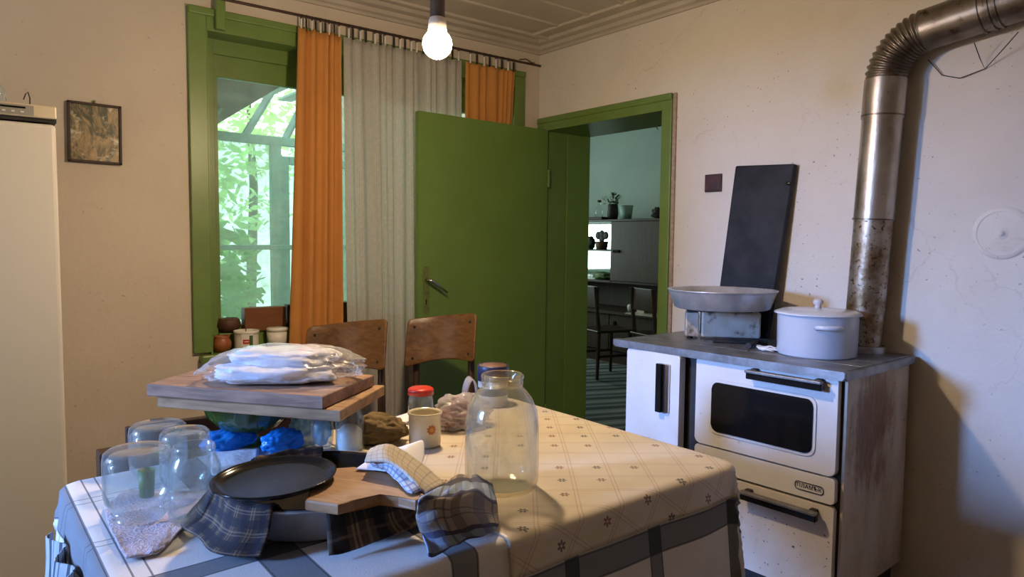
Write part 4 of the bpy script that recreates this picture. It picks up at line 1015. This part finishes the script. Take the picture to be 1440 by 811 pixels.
jar('glass_jar', 'upturned jar right behind the upright open jar', (-2.452, -1.800, Z0+.008), .130, .047, False)
jar('glass_jar', 'upturned jar at the back of the jar group', (-2.474, -1.672, Z0+.003), .124, .056, False)
patch('terry_cloth', [[PZ(x, y, Z0+z) for x, y, z in r] for r in (((175, 690, .004), (215, 690, .004), (262, 690, .004), (300, 690, .004)), ((148, 715, .005), (205, 715, .004), (255, 715, .004), (300, 712, .004)), ((160, 755, .006), (205, 742, .005), (240, 738, .006), (268, 735, .004)), ((178, 785, .002), (205, 780, .003), (225, 775, .003), (246, 752, .003)))], 'pink_terry', size=(.2, .2), wr=.003, ws=25, thick=.003)
tag(obj('green_cup', lathe([(0, 0), (.013, 0), (.0155, .055), (.013, .055), (.011, .004), (0, .004)], 24), 'labelgreen2', None, True, (-2.514, -1.757, Z0+.004)), 'small green plastic cup standing among the upturned jars', 'cup')
tag(bpy.data.objects['terry_cloth'], 'pale pink terry cloth under the upturned jars', 'cloth')

# green footed bowl carrying two boards
gb = thing('footed_bowl', 'dark green glass footed bowl under the stacked boards', 'bowl', (-2.225, -1.500, Z0))
prof = [(0, .0), (.055, .0), (.056, .006), (.032, .012), (.019, .020), (.018, .030), (.032, .036), (.072, .050), (.100, .082), (.112, .122), (.114, .127), (.109, .126), (.096, .086), (.068, .056), (0, .044)]
bm = lathe(prof, 72)
for v in bm.verts:
    a = math.atan2(v.co.y, v.co.x); r = math.hypot(v.co.x, v.co.y)
    if v.co.z > .04 and r > .06: k = 1+.045*abs(math.sin(a*12)); v.co.x *= k; v.co.y *= k
obj('bowl', bm, 'greenglass', gb, True)
def board(name, label, pts, z0, z1, m, cat='board', bev=.003):
    cx = sum(p[0] for p in pts)/len(pts); cy = sum(p[1] for p in pts)/len(pts)
    rz = math.atan2(pts[1][1]-pts[0][1], pts[1][0]-pts[0][0]); ca, sa = math.cos(rz), math.sin(rz)
    bm = prism([((p[0]-cx)*ca+(p[1]-cy)*sa, -(p[0]-cx)*sa+(p[1]-cy)*ca) for p in pts], 0, z1-z0, bev)
    return tag(obj(name, bm, m, None, False, (cx, cy, z0), rz), label, cat)
board('wooden_board', 'lower of the two boards on the green bowl', [(-2.443, -1.525), (-2.168, -1.895), (-1.965, -1.715), (-2.235, -1.335)], .8915, .917, 'board_old2')
bo2 = board('wooden_board', 'upper weathered board on the green bowl, bag on it', [(-2.463, -1.518), (-2.197, -1.872), (-1.995, -1.717), (-2.255, -1.333)], .9185, .947, 'board_old')
# bag of white cloth on the boards
bg = thing('plastic_bag', 'clear plastic bag of folded white cloth on the upper board', 'bag', (-2.190, -1.655, .9475), math.radians(-38))
obj('white_bundle', blob((-.02, -.01, .020), (.138, .075, .021), .10, 2, 1, sq=.72, flat=0.001, crease=.12), 'white_cloth', bg, True)
obj('white_bundle', blob((-.012, .030, .050), (.122, .078, .021), .10, 2, 2, sq=.72, flat=.026, crease=.12), 'white_cloth', bg, True)
def filmf(seed, c, dims, tail):
    bm = blob(c, dims, .07, 2.6, seed, sq=.72, flat=.001, crease=.13, sub=5)
    for v in bm.verts:
        for (dx, dy, zmid, s) in tail:
            t = (v.co.x*dx+v.co.y*dy) - s
            if t > 0: v.co.z = zmid + (v.co.z-zmid)*max(.12, 1-t*9); v.co.x += dx*t*.6; v.co.y += dy*t*.6
    return bm
obj('plastic_film', filmf(3, (-.008, .008, .037), (.158, .104, .039), [(1, 0, .02, .11), (-.8, -.6, .008, .11)]), 'clearplastic', bg, True)

# blue and pale bags behind the lid
tag(obj('blue_bag', blob((0, 0, .022), (.062, .036, .028), .08, 1.8, 4, flat=0, crease=.22, sub=5), 'bluebag', None, True, PZ(322, 637, Z0)+Vector((.012, .034, 0))), 'crumpled bright blue plastic bag left of the bowl foot', 'bag')
tag(obj('blue_bag', blob((0, 0, .024), (.050, .036, .030), .08, 1.8, 6, flat=0, crease=.24, sub=5), 'bluebag', None, True, PZ(398, 640, Z0)+Vector((.012, .032, 0))), 'crumpled dark blue plastic bag right of the bowl foot', 'bag')
tag(obj('pale_bag', blob((0, 0, .034), (.036, .034, .046), .15, 2.2, 8, flat=0, crease=.4, sub=5), 'palebag', None, True, PZ(425, 638, Z0)+Vector((.035, .075, 0))), 'pale blue crumpled bag between the blue bag and the drinking glass', 'bag')
patch('white_sheet', [[PZ(x, y, Z0+z) for x, y, z in r] for r in (((295, 635, .004), (330, 632, .004), (365, 628, .003)), ((295, 650, .004), (330, 652, .006), (360, 650, .004)), ((298, 668, .003), (320, 672, .004), (350, 670, .002)))], 'white_cloth', nu=10, nv=10, size=(.12, .12), wr=.003, thick=.001)
tag(bpy.data.objects['white_sheet'], 'white cloth scrap beside the jars behind the black lid', 'cloth')
# drinking glass and preserve jar by the boards
g = thing('drinking_glass', 'pale blue tinted drinking glass beside the lower board', 'glass', PZ(456, 636, Z0)+Vector((.006, .024, 0)))
obj('glass_wall', lathe([(0, .006), (.018, .004), (.023, 0), (.026, .02), (.028, .05), (.026, .090), (.024, .090), (.025, .05), (.022, .01), (0, .010)], 32), 'glass', g, True)
obj('film_inside', blob((0, 0, .045), (.019, .019, .034), .2, 2, 3, crease=.3, sub=3), 'palebag', g, True)
pj = jar('preserve_jar', 'small jar with white contents under the board corner', PZ(494, 640, Z0)+Vector((.011, .031, 0)), .120, .034, True, group=None)
obj('white_contents', lathe([(0, .008), (.028, .008), (.030, .02), (.030, .052), (.015, .066), (0, .060)], 24), 'white_plastic', pj, True)
# khaki cloth bag
kb = thing('khaki_bundle', 'khaki cloth bundle with a tied neck beside the jar', 'bundle', PZ(546, 630, Z0)+Vector((.006, .060, 0)), math.radians(-20))
obj('cloth_bundle', blob((0, 0, .030), (.070, .045, .042), .10, 1.8, 12, flat=0, crease=.30, sub=5), 'khaki', kb, True)
def neck(u, v):
    a = 2*PI*u; r = (.018+.022*abs(v-.35)*1.4)*(1+.22*math.sin(5*a+2*v))
    return Vector((-.055-.012*v+r*math.cos(a)*.55, r*math.sin(a)*1.0, .030+.075*v+.006*math.sin(3*a)))
o = obj('gathered_neck', grid(neck, 40, 14), 'khaki', kb, True); solid(o, .002)
# red lid jar
rj = jar('lidded_jar', 'small empty jar with a red screw lid', (-1.772, -1.570, Z0), .082, .036, True, group=None, rm=.033)
bm = lathe([(0, .101), (.030, .101), (.035, .098), (.0365, .094), (.0365, .082), (.034, .082), (0, .084)], 48); obj('lid', bm, 'redlid', rj, True)
# mug with flower
mg = thing('enamel_mug', 'cream enamel mug with an orange flower', 'mug', (-1.880, -1.768, Z0))
obj('mug_body', lathe([(0, .004), (.034, 0), (.039, .004), (.040, .010), (.040, .078), (.0435, .082), (.0435, .086), (.041, .087), (.0385, .080), (.0385, .012), (0, .008)], 48), 'cream_enamel', mg, True)
fa = math.atan2(-1.5, -.92)+.42
def petal(a, r0, r1, wdt, m, off):
    def fn(u, v):
        rr_ = r0+(r1-r0)*u; ww = wdt*math.sin(PI*min(.98, .12+u*.86))*(v-.5)*2
        s = rr_*math.cos(a)-ww*math.sin(a); z = rr_*math.sin(a)+ww*math.cos(a); an = fa+s/.0405
        return Vector((off*math.cos(an), off*math.sin(an), .048+z))
    return grid(fn, 5, 3)
for k in range(9): obj('petal', petal(k*2*PI/9, .003, .0135, .0036, 'flower_o', .0406), 'flower_o', mg)
for k in range(6): obj('petal', petal(k*2*PI/6+.3, .0, .0055, .003, 'flower_y', .0410), 'flower_y', mg)
ah = fa+2.2
hh = lambda r, z: Vector((r*math.cos(ah), r*math.sin(ah), z))
obj('handle', tube([hh(.039, .066), hh(.056, .066), hh(.064, .052), hh(.060, .034), hh(.039, .026)], .0045, 10), 'cream_enamel', mg, True)
# bag of onions
ob = thing('onion_bag', 'plastic bag of red onions with its handle standing up', 'bag', PZ(652, 606, Z0)+Vector((.02, .045, 0)))
random.seed(5)
for k, (x, y, z) in enumerate(((-.045, -.015, .026), (0, -.02, .026), (.042, 0, .026), (-.02, .03, .024), (.02, .03, .026), (-.005, .004, .055))):
    obj('onion', lathe([(0, -.024), (.012, -.022), (.024, -.008), (.026, .004), (.018, .018), (.006, .025), (0, .032)], 14), 'purple', ob, True, (x, y, z))
obj('bag_film', blob((0, 0, .038), (.088, .060, .050), .10, 2.2, 14, flat=.0005, crease=.40, sub=5), 'whitebag', ob, True)
def loop(u, v):
    a = PI*u; w = .011*(v-.5)*2
    return Vector((.035+.020*math.cos(a)*(1+.2*v), .0+w, .070+.062*math.sin(a)+w*.4))
o = obj('bag_handle', grid(loop, 18, 3), 'whitebag', ob, True); solid(o, .001)
# navy tin
nt = thing('navy_tin', 'round tin with navy lid at the back of the table', 'tin', (-1.475, -1.515, Z0))
obj('tin_body', lathe([(0, 0), (.046, 0), (.047, .003), (.047, .080), (0, .080)], 40), 'creamlabel', nt, True); obj('tin_band', lathe([(.0473, .035), (.0476, .036), (.0476, .058), (.0473, .059)], 40), 'darkbox', nt, True)
obj('lid', lathe([(0, .1245), (.045, .126), (.049, .128), (.050, .125), (.050, .080), (0, .080)], 40), 'navy', nt, True); obj('lid_top', lathe([(0, .1275), (.044, .1275), (.0445, .125)], 40), 'soil', nt, True)
# papers at the back
def sheet(name, label, px, m='paper'):
    c = [PZ(x, y, Z0+.0015) for x, y in px]; ce = sum(c, Vector())/4
    bm = bmesh.new(); bm.faces.new([bm.verts.new(p-ce) for p in c]); o = obj(name, bm, m, None, False, ce); solid(o, .0008); return tag(o, label, 'paper')
sheet('paper_sheet', 'white sheet of paper at the back table edge by the red lid jar', [(520, 597), (600, 572), (640, 580), (566, 612)])

# ---- tray with towels, black lid, cutting board
TC = Vector((-2.272, -2.012, Z0)); TR = .170
ty_ = thing('aluminium_tray', 'round aluminium tray wrapped in plaid towels', 'tray', TC)
obj('tray', lathe([(0, .0), (.145, 0), (.152, .004), (.168, .056), (.172, .060), (.174, .058), (.170, .064), (.164, .060), (.148, .008), (0, .005)], 64), 'alu', ty_, True)
obj('blackened_base', lathe([(0, .010), (.143, .011), (.1615, .0595), (.1665, .0645), (.1600, .0600), (.140, .014), (0, .013)], 48), 'soot', ty_, True)
def ring_towel(name, label, a0, a1, m, seed, flare=.03, inner=.128, drop=1.0, bulge=.008, group='plaid towels round the tray'):
    L = (a1-a0)*.19
    def fn(u, v):
        a = a0+(a1-a0)*u; q = Vector((u*L*16, v*3.2, seed)); w = noise.noise(q)*.006+noise.noise(q*2.3)*.003
        e = .02*noise.noise(Vector((u*4, seed, 0)))
        keys = [(inner+e, .040), (.155, .064), (.171, .0715), (.184, .058), (.190+flare*.35, .030), (.196+flare, .007)]
        r, z = [crom([Vector((k[0], k[1], 0)) for k in keys], v)[i] for i in (0, 1)]
        if drop < 1 and v > .55: z = z + (1-drop)*(v-.55)*.09
        r += bulge*math.sin(u*PI*3+seed)*v + w*.7; z = max(z+w, .004 if v > .5 else z-.01)
        if .2 < v < .7: z = max(z, .0675 if r < .18 else z)
        return Vector((r*math.cos(a), r*math.sin(a), z))
    o = obj(name, grid(fn, 46, 22, uvf=lambda u, v: (u*L, v*.15)), m, None, True, TC); solid(o, .003)
    return tag(o, label, 'towel', group)
ang = lambda px, py: math.atan2(PZ(px, py, Z0).y-TC.y, PZ(px, py, Z0).x-TC.x)
aL0, aL1 = ang(306, 700), ang(368, 775)
ring_towel('plaid_towel', 'dark blue plaid towel over the left rim of the tray', math.radians(160), math.radians(224), 'plaid_dark', 1.0)
ring_towel('plaid_towel', 'brown and black plaid towel over the front rim of the tray', math.radians(252), math.radians(345), 'plaid_brown', 2.0, flare=.024)
ring_towel('plaid_towel', 'dark plaid towel corner behind the black lid', math.radians(62), math.radians(112), 'plaid_dark', 3.0, flare=.0)
LZ = .8540
lidp = PZ(386.5, 668, LZ+.012)
bl_ = thing('enamel_pan', 'shallow black enamel pan with raised rim tilted on the tray', 'pan', (lidp.x, lidp.y, LZ)); bl_.rotation_euler = (0, math.radians(-2.5), 0)
obj('pan', lathe([(r*.93, z) for r, z in [(0, .0), (.088, .0), (.100, .002), (.109, .008), (.1125, .010), (.1135, .013), (.110, .013), (.106, .010), (.099, .005), (.090, .004), (0, .003)]], 64), 'black', bl_, True)
cb = [(PZ(x, y, .852)) for x, y in ((429, 705), (475, 712), (534, 696), (560, 699), (584, 706), (599, 701), (602, 694), (589, 687), (566, 686), (557, 682), (569, 675), (540, 666), (499, 658), (470, 660), (440, 680))]
cbo = board('cutting_board', 'paddle shaped wooden cutting board lying over the tray', [(p.x, p.y) for p in cb], .8365, .8555, 'board_new', 'cutting board', .004)
h = PZ(592, 697, .856); obj('hanging_hole', lathe([(0, 0), (.005, 0), (.004, .0006), (0, .0006)], 14), 'darkbox', cbo, loc=Matrix.Rotation(-cbo.rotation_euler.z, 3, 'Z') @ Vector((h.x-cbo.location.x, h.y-cbo.location.y, .0188)))
# white napkin and folded checked towel on the board
patch('white_napkin', [[PZ(x, y, z) for x, y, z in r] for r in (((575, 628, .845), (594, 619, .85), (597, 640, .838)), ((535, 636, .86), (565, 636, .868), (590, 655, .850)), ((500, 660, .8585), (535, 662, .860), (565, 668, .859)))], 'paper', nu=14, nv=14, size=(.13, .1), wr=.002, thick=.001)
tag(bpy.data.objects['white_napkin'], 'white paper napkin under the folded checked towel', 'napkin')
ft = thing('folded_towel', 'folded cream and blue checked towel on the cutting board', 'towel', (0, 0, 0))
patch('upper_fold', [[PZ(x, y, z) for x, y, z in r] for r in (((522, 632, .884), (545, 626, .888), (578, 642, .872), (625, 680, .845)), ((516, 640, .888), (542, 636, .892), (570, 655, .878), (612, 688, .855)), ((514, 648, .882), (545, 648, .888), (572, 668, .875), (598, 693, .858)))], 'check_cream', ft, nu=14, nv=26, size=(.07, .16), wr=.003, ws=22, thick=.005)
patch('lower_fold', [[PZ(x, y, z) for x, y, z in r] for r in (((514, 647, .880), (545, 646, .886), (572, 664, .874), (592, 688, .862)), ((524, 655, .868), (545, 658, .874), (562, 672, .868), (580, 694, .859)), ((520, 653, .862), (543, 661, .862), (558, 675, .861), (572, 690, .8585)))], 'check_blue', ft, nu=12, nv=22, size=(.05, .14), wr=.003, ws=22, thick=.004)
# blue grey towel lying over the tray edge onto the cloth
patch('plaid_towel', [[PZ(x, y, z) for x, y, z in r] for r in (
    ((600, 694, .846), (632, 676, .842), (662, 668, .830), (690, 676, .808)),
    ((590, 706, .858), (625, 692, .858), (664, 686, .848), (697, 702, .800)),
    ((585, 724, .826), (618, 718, .838), (660, 714, .826), (699, 724, .780)),
    ((592, 752, .788), (628, 746, .796), (674, 738, .794), (700, 738, .770)),
    ((604, 781, .767), (640, 768, .770), (684, 750, .772), (699, 742, .766)))], 'plaid_blue', nu=40, nv=40, size=(.17, .16), wr=.006, ws=20, thick=.003, seed=2, ridge=.012)
o = [k for k in bpy.data.objects if k.name.startswith('plaid_towel') and 'label' not in k][0]
tag(o, 'blue and grey plaid towel heaped beside the big jar', 'towel')
